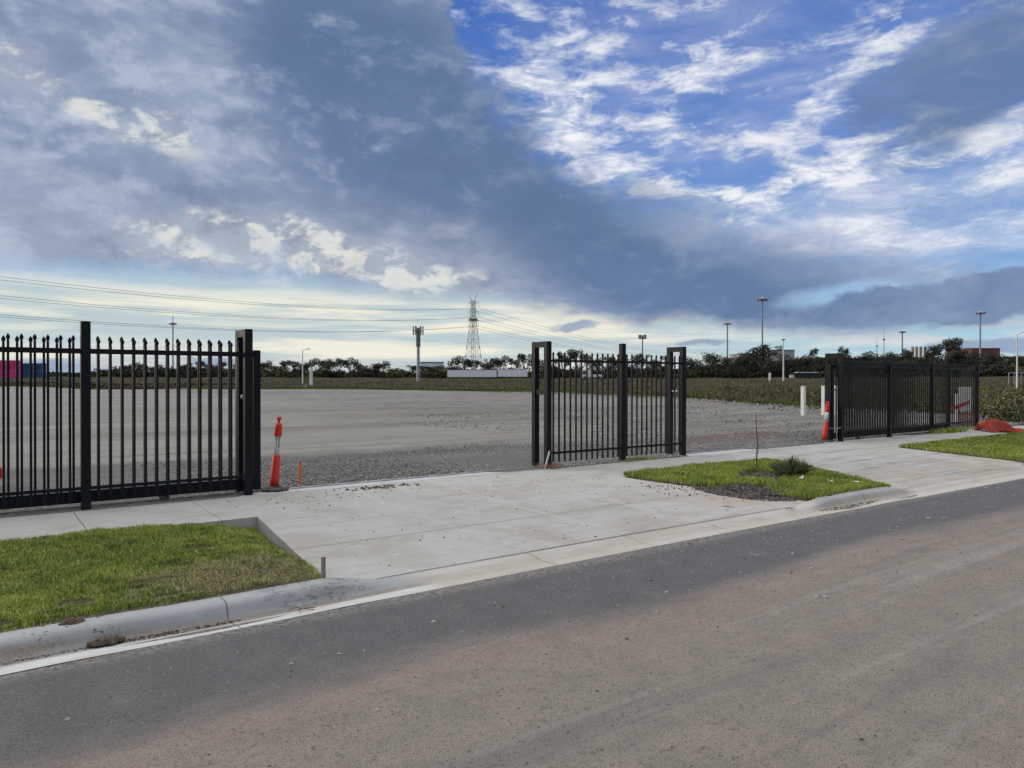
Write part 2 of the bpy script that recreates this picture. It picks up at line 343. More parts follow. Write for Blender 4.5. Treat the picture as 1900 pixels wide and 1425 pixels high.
def f_lot(P):
    x,y,z=sep(P)
    fine=noise(P,95,4,.75); peb=voro(P,42); peb2=voro(P,16); big=noise(mapv(P,rot=(0,0,.5),scale=(.35,1,1)),.16,6,.6,.4); mid=noise(P,1.1,6,.7,.5); st=noise(mapv(P,rot=(0,0,R(-12)),scale=(.10,1.1,1)),.55,6,.65,.6)
    c=mix(big.ss(.38,.62),(.29,.28,.25),(.43,.42,.39)); c=mix(st.ss(.5,.66)*.6,c,(.165,.155,.135)); c=mix(st.ss(.44,.34)*.5,c,(.38,.37,.345))
    c=mix(mid.ss(.5,.68)*.4,c,(.16,.155,.15))
    c=mix(y.ss(20,45)*.6,c,mix(st.ss(.4,.6),(.47,.46,.44),(.33,.32,.30)))
    # darker coarse gravel just inside the gates, and loose edges
    wy=y+(noise(P,.45,5,.6)-.5)*2.2-(x-5)*-.12
    g=wy.ss(14.9,14.2)
    cg=mix(peb.ss(.1,.6),(.36,.35,.34),(.07,.07,.075)); cg=mix(voro(P,30,'F1','Color'),cg,cg) if False else cg
    band=noise(mapv(P,scale=(.2,1,1)),.9,4)
    cg=mix(band.ss(.45,.6)*.6,cg,(.27,.255,.225))
    cg=mix(wy.ss(13.0,13.9)*.5,cg,(.085,.09,.105))
    c=mix(g*.85,c,cg)
    c=mix(x.ss(13,18)*peb2.ss(.1,.5)*mid.ss(.4,.6)*.6,c,(.12,.115,.11))
    e=(((x-16.2)/2.6).pow(2.)+((y-12.6)/1.1).pow(2.)) if False else None
    rx=(x-16.4).abs()*.33; ry=(y-12.5).abs()*1.0; rr=(rx*rx+ry*ry)._m('SQRT')
    c=mix((rr+(mid-.5)*1.4).ss(1.0,.5)*.7,c,(.20,.115,.08))
    edge=(x.ss(36,40))*.5
    c=mix(edge*mid.ss(.35,.5),c,(.20,.16,.12))
    c=mix(noise(P,26,4,.75).ss(.45,.66)*.4,c,(.11,.105,.10)); c=mix(noise(P,13,5,.75).ss(.52,.68)*.35,c,(.46,.45,.42))
    rut=noise(mapv(P,rot=(0,0,R(28)),scale=(.05,1.5,1)),1.3,5,.6,.8); c=mix(rut.ss(.54,.62)*.5,c,(.17,.16,.14)); c=mix(noise(mapv(P,rot=(0,0,R(40)),scale=(.3,1,1)),.35,6,.7,.6).ss(.5,.66)*.45,c,(.20,.19,.165))
    c=mix(fine.ss(.35,.7)*.55,mix(.30,c,(.03,.03,.03)),mix(.25,c,(.6,.58,.55)))
    c=mix(voro(P,7).ss(.05,.03),c,(.45,.44,.42)); c=mix(voro(mapv(P,loc=(9,4,0)),6).ss(.06,.035),c,(.07,.065,.06))
    return dict(c=c,h=peb*1.0+fine*.8+mid*3+peb2+rut*2+noise(P,5,5,.7)*2,d=.03,s=.8)
M_lot=mat('gravel',f_lot,rough=.95,spec=.2)
def f_field(P):
    x,y,z=sep(P)
    a=noise(mapv(P,scale=(.6,1,1)),.07,7,.65,.5); b=noise(P,.6,6,.7); f=noise(P,12,5,.7)
    c=mix(a.ss(.40,.60),(.052,.05,.026),(.085,.075,.048)); c=mix(b.ss(.48,.62)*.8,c,(.055,.075,.02)); c=mix(b.ss(.42,.34)*.5,c,(.11,.092,.055))
    c=mix(f.ss(.4,.7)*.6,mix(.5,c,(.01,.01,.01)),mix(.2,c,(.2,.19,.12)))
    far=(x*.6+y*.8).ss(200,260); c=mix(far*x.ss(150,260)*.9,c,mix(b.ss(.4,.6),(.02,.028,.014),(.05,.06,.025)))
    return dict(c=c,h=f+b*4,d=.1,s=.8)
M_field=mat('field_soil',f_field,rough=.95,spec=.15)
def f_soil(P):
    n=noise(P,9,6,.7); f=noise(P,80,4,.7)
    c=mix(n.ss(.35,.65),(.055,.043,.032),(.14,.115,.085)); c=mix(f.ss(.5,.7)*.6,c,(.23,.21,.18))
    return dict(c=c,h=n*2+f,d=.03,s=.9)
M_soil=mat('soil',f_soil,rough=.95,spec=.2)
M_dirt=mat('loose_dirt',lambda P:dict(c=mix(noise(P,60,4,.7).ss(.35,.65),(.045,.038,.034),(.17,.15,.135)),h=noise(P,60,4,.7),d=.02),rough=.95,spec=.2)
def f_grass(dry,yellow=0.):
    def fn(P):
        x,y,z=sep(P); t=attr_of(P,'tint'); n=noise(P,1.3,5,.65); n2=noise(P,4.5,4,.6)
        c=mix(t.ss(0,1),(.095,.17,.018),(.29,.39,.05)); c=mix(n.ss(.38,.6)*.7,c,mix(t,(.26,.33,.035),(.50,.55,.10)))
        c=mix(n2.ss(.54,.66)*.7,c,(.05,.095,.016))
        d=t.ss(.86,.9)*.8
        if dry:
            dx_=(x-1.95)*.9; dy_=(y-6.35); rr=(dx_*dx_+dy_*dy_)._m('SQRT')
            d=d.max((rr+(n2-.5)*1.6).ss(.85,.35)*t.ss(.25,.45)*.95)
        else: d=d.max(n2.ss(.60,.7)*t.ss(.5,.6)*.6)
        c=mix(d,c,mix(t,(.30,.24,.13),(.58,.50,.32)))
        return dict(c=c)
    return fn
M_gl=mat('lawn_grass',f_grass(True),rough=.55,spec=.3)
M_gr=mat('verge_grass',f_grass(False),rough=.55,spec=.3)
def f_weed(P):
    x,y,z=sep(P); t=attr_of(P,'tint'); n=noise(mapv(P,scale=(1,1,0)),.16,5,.65)
    c=mix(t,(.045,.052,.02),(.12,.12,.045)); c=mix(n.ss(.38,.54),c,mix(t,(.085,.066,.042),(.22,.175,.11)))
    near=x.ss(24,30)*y.ss(60,30)*n.ss(.6,.4); c=mix(near*.45,c,mix(t,(.035,.06,.016),(.11,.15,.035)))
    return dict(c=c)
M_weed=mat('weeds',f_weed,rough=.7,spec=.2)
M_flower=mat('yellow_flower_weeds',lambda P:dict(c=mix(attr_of(P,'tint').ss(.45,.55),mix(noise(P,.5,4).ss(.4,.6),mix(attr_of(P,'tint'),(.05,.06,.025),(.20,.21,.09)),mix(attr_of(P,'tint'),(.08,.07,.04),(.28,.24,.13))),(.52,.47,.07))),rough=.7,spec=.2)
M_edge=mat('edge_grass',lambda P:dict(c=mix(attr_of(P,'tint'),(.045,.085,.015),(.12,.18,.035))),rough=.6,spec=.25)
M_leaf=mat('gum_leaf',lambda P:dict(c=mix(attr_of(P,'tint'),mix(objrand(P),(.012,.018,.010),(.020,.026,.012)),mix(objrand(P),(.046,.060,.030),(.066,.076,.036)))),rough=.6,spec=.25)
M_scrub=mat('scrub_leaf',lambda P:dict(c=mix(noise(P,.06,4,.6).ss(.45,.62),mix(attr_of(P,'tint'),(.011,.016,.009),(.045,.058,.024)),mix(attr_of(P,'tint'),(.035,.042,.016),(.12,.135,.05)))),rough=.7,spec=.2)
M_bush=mat('bush_leaf',lambda P:dict(c=mix(attr_of(P,'tint'),(.03,.055,.02),(.085,.13,.035))),rough=.5,spec=.3)
M_bark=mat('bark',lambda P:dict(c=mix(noise(P,3,4).ss(.4,.6),(.07,.055,.042),(.16,.14,.115)),h=noise(P,20,4),d=.01),rough=.9)
M_twig=mat('sapling_bark',lambda P:dict(c=mix(noise(P,30,4).ss(.4,.6),(.09,.045,.03),(.17,.10,.07))),rough=.8)
M_black=mat('black_powder_coat',lambda P:dict(c=mix(noise(P,3,4).ss(.45,.7)*.5,(.006,.008,.011),(.016,.016,.016)),r=noise(P,9,4).ss(.2,.8,.30,.44)),rough=.36,spec=.2)
M_rubber=mat('black_rubber',lambda P:dict(c=mix(noise(P,14,4).ss(.4,.65),(.03,.03,.032),(.12,.11,.10))),rough=.85)
M_orange=mat('orange_plastic',lambda P:dict(c=mix(noise(P,12,5,.7).ss(.55,.75)*.5,(.56,.030,.018),(.36,.05,.035))),rough=.42)
M_sleeve=mat('reflective_sleeve',lambda P:dict(c=mix(noise(P,16,4,.6,.8).ss(.45,.62),(.62,.65,.66),(.30,.28,.26))),rough=.35)
M_stake=mat('orange_paint',lambda P:dict(c=mix(noise(P,30,4).ss(.5,.65),(.62,.13,.035),(.38,.14,.06))),rough=.7)
M_wood=mat('weathered_wood',lambda P:dict(c=mix(noise(mapv(P,scale=(6,6,1)),22,5,.7).ss(.35,.65),(.13,.12,.10),(.27,.25,.22)),h=noise(mapv(P,scale=(6,6,1)),22),d=.004),rough=.9)
M_white=mat('white_paint',lambda P:dict(c=mix(noise(P,3,5,.7).ss(.5,.75)*.6,(.74,.74,.72),(.5,.49,.45))),rough=.55)
M_panel=mat('white_trailer_panel',lambda P:dict(c=mix(noise(P,.6,5,.7).ss(.5,.75)*.5,(.80,.82,.86),(.62,.63,.66))),rough=.5)
M_galv=mat('galvanised_steel',lambda P:dict(c=mix(noise(P,4,4).ss(.4,.6),(.30,.31,.32),(.42,.43,.44))),rough=.45,metal=.6)
M_dkst=mat('dark_steel',lambda P:dict(c=mix(noise(P,2,4).ss(.4,.6),(.10,.11,.12),(.17,.18,.19))),rough=.6)
M_lamp=mat('lamp_housing',lambda P:dict(c=mix(noise(P,2,3).ss(.4,.6),(.20,.21,.21),(.32,.33,.33))),rough=.5)
M_net=mat('orange_netting',lambda P:dict(c=mix(noise(P,8,4).ss(.4,.65),(.56,.06,.035),(.42,.11,.07))),rough=.6)
M_rope=mat('grey_rope',col=(.30,.29,.27),rough=.9)
M_straw=mat('dead_straw',lambda P:dict(c=mix(noise(P,50,3).ss(.4,.6),(.16,.07,.04),(.36,.22,.13))),rough=.9)
def paint(name,col,r=.6):
    return mat(name,lambda P:dict(c=mix(noise(P,.9,5,.7).ss(.45,.7)*.5,col,tuple(v*.6 for v in col))),rough=r)

# ------------------------------------------------------------------ setting: terrain heights
def slabz(y): return .02+.16/4.4*(np.clip(y,5.6,10.0)-5.6)
def terr(x,y):
    x=np.asarray(x,float); y=np.asarray(y,float)
    z=.18+.01*(np.clip(y,10.2,75)-10.2)
    out=np.hypot(np.maximum(0,x-40),np.maximum(0,y-74)); out=np.maximum(out,np.maximum(0,x*.6+y*.8-84)*.9)
    z=z+.0088*np.minimum(out,420)
    d=.6*x+.8*y; l=.8*x-.6*y
    z=z+6.1*sm(45,140,l)*sm(215,330,d)
    z=z+.22*np.sin(x*.11+y*.07)*sm(4,30,out)+.25*sm(1,6,out)*np.sin(x*.31)*np.sin(y*.23+1)
    return z
def inlot(x,y):
    return (y>10.2)&(y<84-(x-4)*.393)&(y<72.6-(x-33)*1.86)&(x<np.where(y<22,36+0*x,36+(y-21)*.45))
def grid(xs,ys,zf,name,mats,**k):
    X,Y=np.meshgrid(xs,ys); Z=zf(X,Y); nx,ny=len(xs),len(ys)
    v=np.stack([X.ravel(),Y.ravel(),Z.ravel()],1); i=np.arange(ny-1)[:,None]*nx+np.arange(nx-1)[None,:]; i=i.ravel()
    f=np.stack([i,i+1,i+nx+1,i+nx],1)
    return link(name,mesh_np(name,v,f,smooth=True),mats,**k)
def axis(pts):
    out=[]
    for a,b,n in pts: out+=list(np.linspace(a,b,n,endpoint=False))
    return np.array(out+[pts[-1][1]])
def zfield(X,Y):
    z=terr(X,np.maximum(Y,10.2))
    near=(Y<10.6)
    z=np.where(near,-.12,z)
    lot=inlot(X,Y)&(Y<200)
    z=np.where(lot&~near,z-.06,z)
    return z+np.where((X>27)&(Y>10.6)&(Y<60)&~lot,.06*np.sin(X*1.3)*np.sin(Y*1.1+2),0)
tag(grid(axis([(-1500,-200,16),(-200,-20,24),(-20,60,160),(60,200,80),(200,700,70),(700,2600,20)]),axis([(-1500,-40,12),(-40,10.5,10),(10.5,11,2),(11,90,150),(90,300,80),(300,700,50),(700,2600,20)]),zfield,'ground',M_field),kind='structure')
# gravel lot
def zlot(X,Y): return terr(X,Y)+.012*np.sin(X*.9)*np.sin(Y*.7)
xs=axis([(-60,50,220)]); ys=axis([(10.02,86,200)])
X,Y=np.meshgrid(xs,ys); Z=zlot(X,Y); nx=len(xs); keep=(inlot(X,Y)|(Y<10.3)&(X<30)).ravel()
i=(np.arange(len(ys)-1)[:,None]*nx+np.arange(nx-1)[None,:]).ravel(); ff=np.stack([i,i+1,i+nx+1,i+nx],1); ff=ff[keep[ff].all(1)]
tag(link('gravel_yard',mesh_np('gravel_yard',np.stack([X.ravel(),Y.ravel(),Z.ravel()],1),ff,smooth=True),M_lot),kind='structure')
# road
rx=np.unique(np.concatenate([np.linspace(-60,-2,20),np.linspace(-2,19,85),np.linspace(19,140,40)])); ry=np.linspace(0,1,24)
RX,RY=np.meshgrid(rx,ry); RB=np.where(RX<18,.05*np.sin((RX-1)/9*math.pi)*(RX>0)*(RX<10)-.02*np.clip(RX-10,0,8),-.16)
RYY=-6+11.252*RY+RB*RY**3; ii=(np.arange(23)[:,None]*len(rx)+np.arange(len(rx)-1)[None,:]).ravel()
tag(link('road',mesh_np('road',np.stack([RX.ravel(),RYY.ravel(),0*RX.ravel()-.001],1),np.stack([ii,ii+1,ii+len(rx)+1,ii+len(rx)],1)),M_road),kind='structure')
tag(grid(axis([(-60,140,60)]),axis([(-16,-6,8)]),lambda X,Y:.05+0*X,'far_verge',M_soil),kind='structure')
# kerb and gutter, extruded with a height that drops at the crossovers
def kh(x):
    a=1-np.clip((x-2.46)/.46,0,1); b=np.clip((x-9.0)/.62,0,1)*(1-np.clip((x-11.35)/.55,0,1)); c=np.clip((x-17.2)/.5,0,1)
    return np.maximum(np.maximum(a,b),c)
def gb(x): return .05*np.sin((x-1)/9*math.pi)*(x>0)*(x<10)-.02*np.clip(x-10,0,8)   # the kerb line bends a little
prof=[(5.25,.000),(5.40,-.014),(5.54,-.026),(5.557,.02),(5.572,.066),(5.583,.082),(5.60,.093),(5.63,.099),(5.76,.102),(5.76,-.05)]
flat=[(5.25,.000),(5.40,-.004),(5.53,-.006),(5.56,.002),(5.575,.008),(5.60,.012),(5.63,.014),(5.68,.017),(5.76,.020),(5.76,-.05)]
xs=np.unique(np.concatenate([np.linspace(-60,-2,20),np.linspace(-2,19,211),np.linspace(19,60,30)]))
vs=[];fs=[]
for x in xs:
    h=float(kh(x)); b=float(gb(x)) if x<18 else -.16
    for (y1,z1),(y0,z0) in zip(prof,flat): vs.append((x,y0+(y1-y0)*h+b,z0+(z1-z0)*h+.004*math.sin(x*3.1)*h))
n=len(prof)
for i in range(len(xs)-1):
    for j in range(n-1): fs.append((i*n+j,(i+1)*n+j,(i+1)*n+j+1,i*n+j+1))
tag(link('kerb',meshf('kerb',vs,fs,True),M_kerb),kind='structure')
tag(grid(axis([(-60,140,60)]),axis([(5.0,5.40,2)]),lambda X,Y:-.012+0*X,'road_base',M_road),kind='structure')
# driveway slabs and footpath as thick slabs
def slab(name,poly,mt,dz=0,thick=.16,label=None):
    vs=[(x,y,float(slabz(y))+dz) for x,y in poly]+[(x,y,float(slabz(y))+dz-thick) for x,y in poly]; k=len(poly)
    return tag(link(name,meshf(name,vs,[tuple(range(k)),tuple(range(2*k-1,k-1,-1))]+[(i,k+i,k+(i+1)%k,(i+1)%k) for i in range(k)]),mt),kind='structure')
def ykb(x): return 5.755+float(gb(x))
slab('driveway',[(2.50,5.77),(3.0,ykb(3))]+[(x,ykb(x)) for x in (4,5,6,7,8,9)]+[(9.55,5.80),(9.42,6.35),(9.1,7.3),(8.85,8.2),(8.78,8.70),(2.86,8.70)],M_conc)
slab('driveway',[(11.62,5.72),(12,ykb(12)),(13,ykb(13)),(14,ykb(14)),(15,ykb(15)),(16,ykb(16)),(17.3,ykb(17.2)),(17.55,6.3),(17.8,8.70),(12.9,8.70),(12.62,7.9),(12.1,6.6)],M_conc)
slab('footpath',[(-60,8.70),(60,8.70),(60,10.0),(-60,10.0)],M_conc)
slab('gate_track_slab',[(-12,10.0),(2.9,10.0),(2.9,10.16),(-12,10.16)],M_track,.003)
slab('gate_track_slab',[(2.9,10.0),(8.3,10.0),(8.3,10.42),(2.9,10.42)],M_track,.003)
slab('gate_track_slab',[(11.93,10.0),(26.2,10.0),(26.2,10.42),(11.93,10.42)],M_track,.003)
# verge soil
def zl(X,Y):   # left lawn: lower than the slab along the driveway edge
    e=slabz(Y)-.005; k=.112+(.135-.112)*0
    t=np.clip((Y-5.7)/3.0,0,1); base=.088+(.118-.088)*t
    base=base+ .03*sm(6.5,8.6,Y)*(1-sm(1.2,2.2,X)) -.085*sm(2.15,2.75,X)*sm(6.2,7.8,Y)-.02*sm(2.2,2.7,X)
    e_=2.46+(Y-5.72)*.116
    return base+.008*np.sin(X*5)*np.sin(Y*4.3)-.22*sm(0,.05,X-e_)
tag(grid(axis([(-30,-2,20),(-2,2.855,60)]),axis([(5.72,8.695,40)]),zl,'verge_soil',M_soil),kind='structure')
ISL=[(8.82,8.69),(8.88,8.2),(9.1,7.3),(9.42,6.35),(9.6,5.72),(11.55,5.72),(12.05,6.5),(12.6,7.85),(12.85,8.69)]
def inpoly(x,y,P):
    x=np.asarray(x);y=np.asarray(y); r=np.zeros(x.shape,bool); j=len(P)-1
    for i in range(len(P)):
        xi,yi=P[i];xj,yj=P[j]
        c=((yi>y)!=(yj>y))&(x<(xj-xi)*(y-yi)/((yj-yi)+1e-12)+xi); r^=c; j=i
    return r
def zi(X,Y): return slabz(Y)+.02+.052*sm(6.6,5.75,Y)*sm(9.3,9.8,X)*(1-sm(11.2,11.8,X))+.05*np.exp(-((X-10.6)**2+(Y-7.6)**2)/1.2)
def polygrid(name,P,zf,mt,st=.08):
    xs=np.arange(min(p[0] for p in P)-st,max(p[0] for p in P)+st,st); ys=np.arange(min(p[1] for p in P)-st,max(p[1] for p in P)+st,st)
    X,Y=np.meshgrid(xs,ys); nx=len(xs); ins=inpoly(X,Y,P).ravel(); i=(np.arange(len(ys)-1)[:,None]*nx+np.arange(nx-1)[None,:]).ravel(); f=np.stack([i,i+1,i+nx+1,i+nx],1); f=f[ins[f].any(1)]
    Z=zf(X,Y); Z=np.where(inpoly(X,Y,P),Z,Z-.06)
    return link(name,mesh_np(name,np.stack([X.ravel(),Y.ravel(),Z.ravel()],1),f,smooth=True),mt)
tag(polygrid('island_soil',ISL,zi,M_soil),kind='structure')
RLW=[(17.85,8.69),(17.62,6.3),(17.4,5.62),(45,5.62),(45,8.69)]
tag(polygrid('right_verge_soil',RLW,lambda X,Y:slabz(Y)+.02+.05*sm(6.5,5.8,Y),M_soil,.3),kind='structure')

# ------------------------------------------------------------------ grass
def blades(x,y,z,h,w,lean=.45,tint=None):
    n=len(x); a=rng.uniform(0,2*math.pi,n); b=rng.uniform(0,2*math.pi,n); l=rng.uniform(.1,1,n)*lean*h
    ca,sa=np.cos(a)*w/2,np.sin(a)*w/2; lx,ly=np.cos(b)*l,np.sin(b)*l
    v=np.zeros((n,5,3))
    v[:,0]=np.stack([x-ca,y-sa,z-.01],1); v[:,1]=np.stack([x+ca,y+sa,z-.01],1)
    v[:,2]=np.stack([x-ca*.8+lx*.35,y-sa*.8+ly*.35,z+h*.58],1); v[:,3]=np.stack([x+ca*.8+lx*.35,y+sa*.8+ly*.35,z+h*.58],1)
    v[:,4]=np.stack([x+lx,y+ly,z+h*(1-.25*l/(lean*h+1e-6))],1)
    k=np.arange(n)[:,None]*5; f=np.concatenate([k+[0,1,3],k+[0,3,2],k+[2,3,4]])
    t=rng.uniform(0,1,n) if tint is None else tint
    return v.reshape(-1,3),f,np.repeat(t,5)
def vn(x,y,s,seed=0):                                      # cheap smooth noise for clumping
    return (np.sin(x*s+seed)*np.cos(y*s*1.13+seed*2)+np.sin(x*s*2.1+y*s*.7+seed*3)*.6+np.cos(y*s*2.7-x*s*1.3+seed)*.5)/2.1
BALD=[(a,b,c*1.5,d*1.3) for a,b,c,d in [(.75,6.25,.10,.06),(1.35,6.55,.16,.05),(.25,5.98,.09,.05),(1.35,6.02,.12,.04),(1.9,7.5,.12,.06),(-.2,6.6,.15,.05),(1.1,6.35,.1,.04),(1.75,6.6,.06,.05),(.95,5.83,.5,.035),(2.0,5.84,.3,.04)]]
n=190000; x=rng.uniform(-1.2,2.84,n); y=rng.uniform(5.77,8.73,n)
k=x<2.50+(y-5.77)*.116; 
for bx,by,ra,rb_ in BALD: k&=(((x-bx)/ra)**2+((y-by)/rb_)**2+.5*vn(x,y,25,1))>1
k&=~((np.hypot((x-2.0),(y-6.1))<.45)&(rng.uniform(0,1,n)<.45))
x,y=x[k],y[k]; h=(.040+.022*vn(x,y,4,2)+.012*vn(x,y,13,5))*rng.uniform(.6,1.35,len(x)); h=np.clip(h,.018,.11)*(1-.35*(np.hypot(x-1.9,y-6.3)<.8))
h*=np.where((x>2.5)&(y>6.7),.55,1); h*=np.where((x>2.42+(y-5.77)*.116)&(y<7.0)&(y>6.0)&(rng.uniform(0,1,len(x))<.25),1.7,1)
h*=np.where(y<5.9,.6,1)
v,f,t=blades(x,y,zl(x,np.minimum(y,8.7)),h,rng.uniform(.003,.006,len(x)),.95)
tag(link('left_grass',mesh_np('left_grass',v,f,t),M_gl),'bright green mown grass between the near kerb and the left footpath','grass',kind='stuff')
DIRTC=(9.38,6.75)
n=90000; x=rng.uniform(8.75,12.95,n); y=rng.uniform(5.75,8.78,n); k=inpoly(x,y,ISL+[])|((y>8.6)&(x>8.85)&(x<12.8))
dd=np.hypot((x-DIRTC[0])/.34,(y-DIRTC[1])/.48)+.35*vn(x,y,7,3); k&=dd>1
k&=(np.hypot((x-10.62)/.42,(y-7.35)/.35)+.3*vn(x,y,9,4))>1
k&=(vn(x,y,3,9)>-.75)|(rng.uniform(0,1,n)<.4)
x,y=x[k],y[k]; h=np.clip((.075+.03*vn(x,y,3,2)+.02*vn(x,y,9,5))*rng.uniform(.5,1.3,len(x)),.02,.17)*np.where(x>11,.8,1)
v,f,t=blades(x,y,zi(x,y),h,rng.uniform(.005,.009,len(x)),.6)
tag(link('island_grass',mesh_np('island_grass',v,f,t),M_gr),'bright green grass on the island between the two driveways','grass',kind='stuff')
n=110000; x=rng.uniform(17.5,34,n); y=rng.uniform(5.7,8.74,n); k=inpoly(x,y,RLW)|(y>8.6)&(x>17.9)
x,y=x[k],y[k]; h=np.clip((.07+.02*vn(x,y,3,2))*rng.uniform(.5,1.3,len(x)),.02,.15)
v,f,t=blades(x,y,slabz(y)+.02,h,rng.uniform(.008,.014,len(x)),.6)
tag(link('right_grass',mesh_np('right_grass',v,f,t),M_gr),'green grass on the verge to the right of the second driveway','grass',kind='stuff')
# weeds: field beyond the yard
def scatter(n,d0,d1,l0,l1):                                 # roughly even over the picture: more where near
    d=d0*(d1/d0)**rng.uniform(0,1,n); r=rng.uniform(l0,l1,n); l=r*d
    return .6*d+.8*l,.8*d-.6*l
x,y=scatter(230000,30,260,-.78,.78)
k=~inlot(x-.3,y-.3)&(y>10.6)&((x>27)|(y>60)); k&=(np.abs(vn(x,y,.35,1))+rng.uniform(0,1,len(x)))>.35; x,y=x[k],y[k]
d=.6*x+.8*y; h=np.clip(.30+.25*vn(x,y,.3,4)+.2*vn(x,y,1.1,7),.1,.9)*rng.uniform(.35,1.25,len(x))*np.where(rng.uniform(0,1,len(x))<.04,1.7,1)*np.where(inlot(x-3,y-3),.45,1)
h*=1-.6*((y>70)&(x<26)&(d<95)); h*=1-.35*(d>130)
v,f,t=blades(x,y,terr(x,y)-.03,h,.0006*d+.006,.5)
tag(link('field_weeds',mesh_np('field_weeds',v,f,t),M_weed),'brown and green waist high weeds covering the field beyond the gravel yard','weeds',kind='stuff')
n=30000; x=rng.uniform(26.3,62,n); y=rng.uniform(10.6,42,n); k=~inlot(x+.5,y)&(vn(x,y,.5,3)>-.35)&((x-27)>(y-13)*.4); x,y=x[k],y[k]
h=np.clip(.55+.25*vn(x,y,.8,4),.2,1)*rng.uniform(.4,1.2,len(x))
tt=rng.uniform(0,.5,len(x)); v,f,t=blades(x,y,terr(x,y)-.03,h,.03,.7,tt)
v2=v.reshape(-1,5,3); t2=t.reshape(-1,5); 
tag(link('yellow_weeds',mesh_np('yellow_weeds',v,f,t2.reshape(-1)),M_flower),'dense green weeds with yellow flower heads beyond the right fence','weeds',kind='stuff')
cs=[];rs=[]
while len(cs)<260:
    xx=rng.uniform(27,64); yy=rng.uniform(11,44)
    if inlot(np.array([xx+.8]),np.array([yy]))[0] or (xx-27)<(yy-13)*.4 or vn(xx,yy,.5,3)<-.5: continue
    rr_=rng.uniform(.12,.30)+.35*rng.uniform(0,1)**3; cs.append((xx,yy,float(terr(xx,yy))+rr_*.5)); rs.append(rr_)
for _ in range(70):
    d_=rng.uniform(27,46); q_=unproj(rng.uniform(1822,1960),HY,d_)
    if q_.y<10.6: continue
    rr_=rng.uniform(.25,.6); cs.append((q_.x,q_.y,float(terr(q_.x,q_.y))+rr_*.7)); rs.append(rr_)
for _ in range(26):
    q_=unproj(rng.uniform(1500,1560),HY,rng.uniform(38,50)); rr_=rng.uniform(.2,.45); cs.append((q_.x,q_.y,float(terr(q_.x,q_.y))+rr_*.6)); rs.append(rr_)
def leafcloud0(cs,rs,per,size,flat,hi):
    out=[];tt=[]
    for c_,r_ in zip(cs,rs):
        k=per; d_=rng.normal(0,1,(k,3)); d_/=np.linalg.norm(d_,axis=1)[:,None]; d_[:,2]=np.abs(d_[:,2]) if hi else d_[:,2]
        P_=np.array(c_)+d_*(rng.uniform(.3,1.15,k)**.5)[:,None]*r_*np.array([1.3,1.3,flat]); a_=rng.normal(0,1,(k,3)); a_/=np.linalg.norm(a_,axis=1)[:,None]; b_=np.cross(a_,rng.normal(0,1,(k,3))); b_/=np.linalg.norm(b_,axis=1)[:,None]+1e-9
        s_=rng.uniform(.6,1.4,k)[:,None]*size; out.append(np.stack([P_-a_*s_,P_+b_*s_*.5,P_+a_*s_,P_-b_*s_*.5],1)); tt.append(np.repeat(rng.uniform(0,.44,k),4))
    v=np.concatenate(out).reshape(-1,3); return v,np.arange(len(v)).reshape(-1,4),np.concatenate(tt)
v,f,t=leafcloud0(cs,rs,150,.07,.8,False); tag(link('weed_foliage',mesh_np('weed_foliage',v,f,t),M_flower),'bushy grey green weeds on the bank beyond the right fence','weeds',kind='stuff')
sel=[i for i in range(len(cs)) if vn(cs[i][0],cs[i][1],.5,8)>-.15]
v,f,t=leafcloud0([cs[i] for i in sel],[rs[i]*1.15 for i in sel],12,.03,1.1,True); tag(link('weed_flowers',mesh_np('weed_flowers',v,f,t*0+.9),M_flower),'small yellow flower heads on the weeds beyond the right fence','flowers',kind='stuff')
# low green strip along the yard edge
n=42000; u=rng.uniform(0,1,n); pts=np.array([(-8,84),(4,84),(33,72.6),(43,54),(43,37),(36,22),(36,15)],float); seg=np.cumsum([0]+[np.hypot(*(pts[i+1]-pts[i])) for i in range(len(pts)-1)]); s_=u*seg[-1]
ex=np.interp(s_,seg,pts[:,0]); ey=np.interp(s_,seg,pts[:,1]); off=np.abs(rng.normal(0,1,n))*2.0+.15; x=ex+off*.75; y=ey+off*.66
w_=(vn(x,y,.4,2)>-.5)&((ex>28)|(vn(x,y,.2,6)>.1)); x,y=x[w_],y[w_]
v,f,t=blades(x,y,terr(x,y)-.02,rng.uniform(.08,.32,len(x)),.03,.5)
tag(link('yard_edge_grass',mesh_np('yard_edge_grass',v,f,t),M_edge),'low green grass strip growing along the far edge of the gravel yard','grass',kind='stuff')

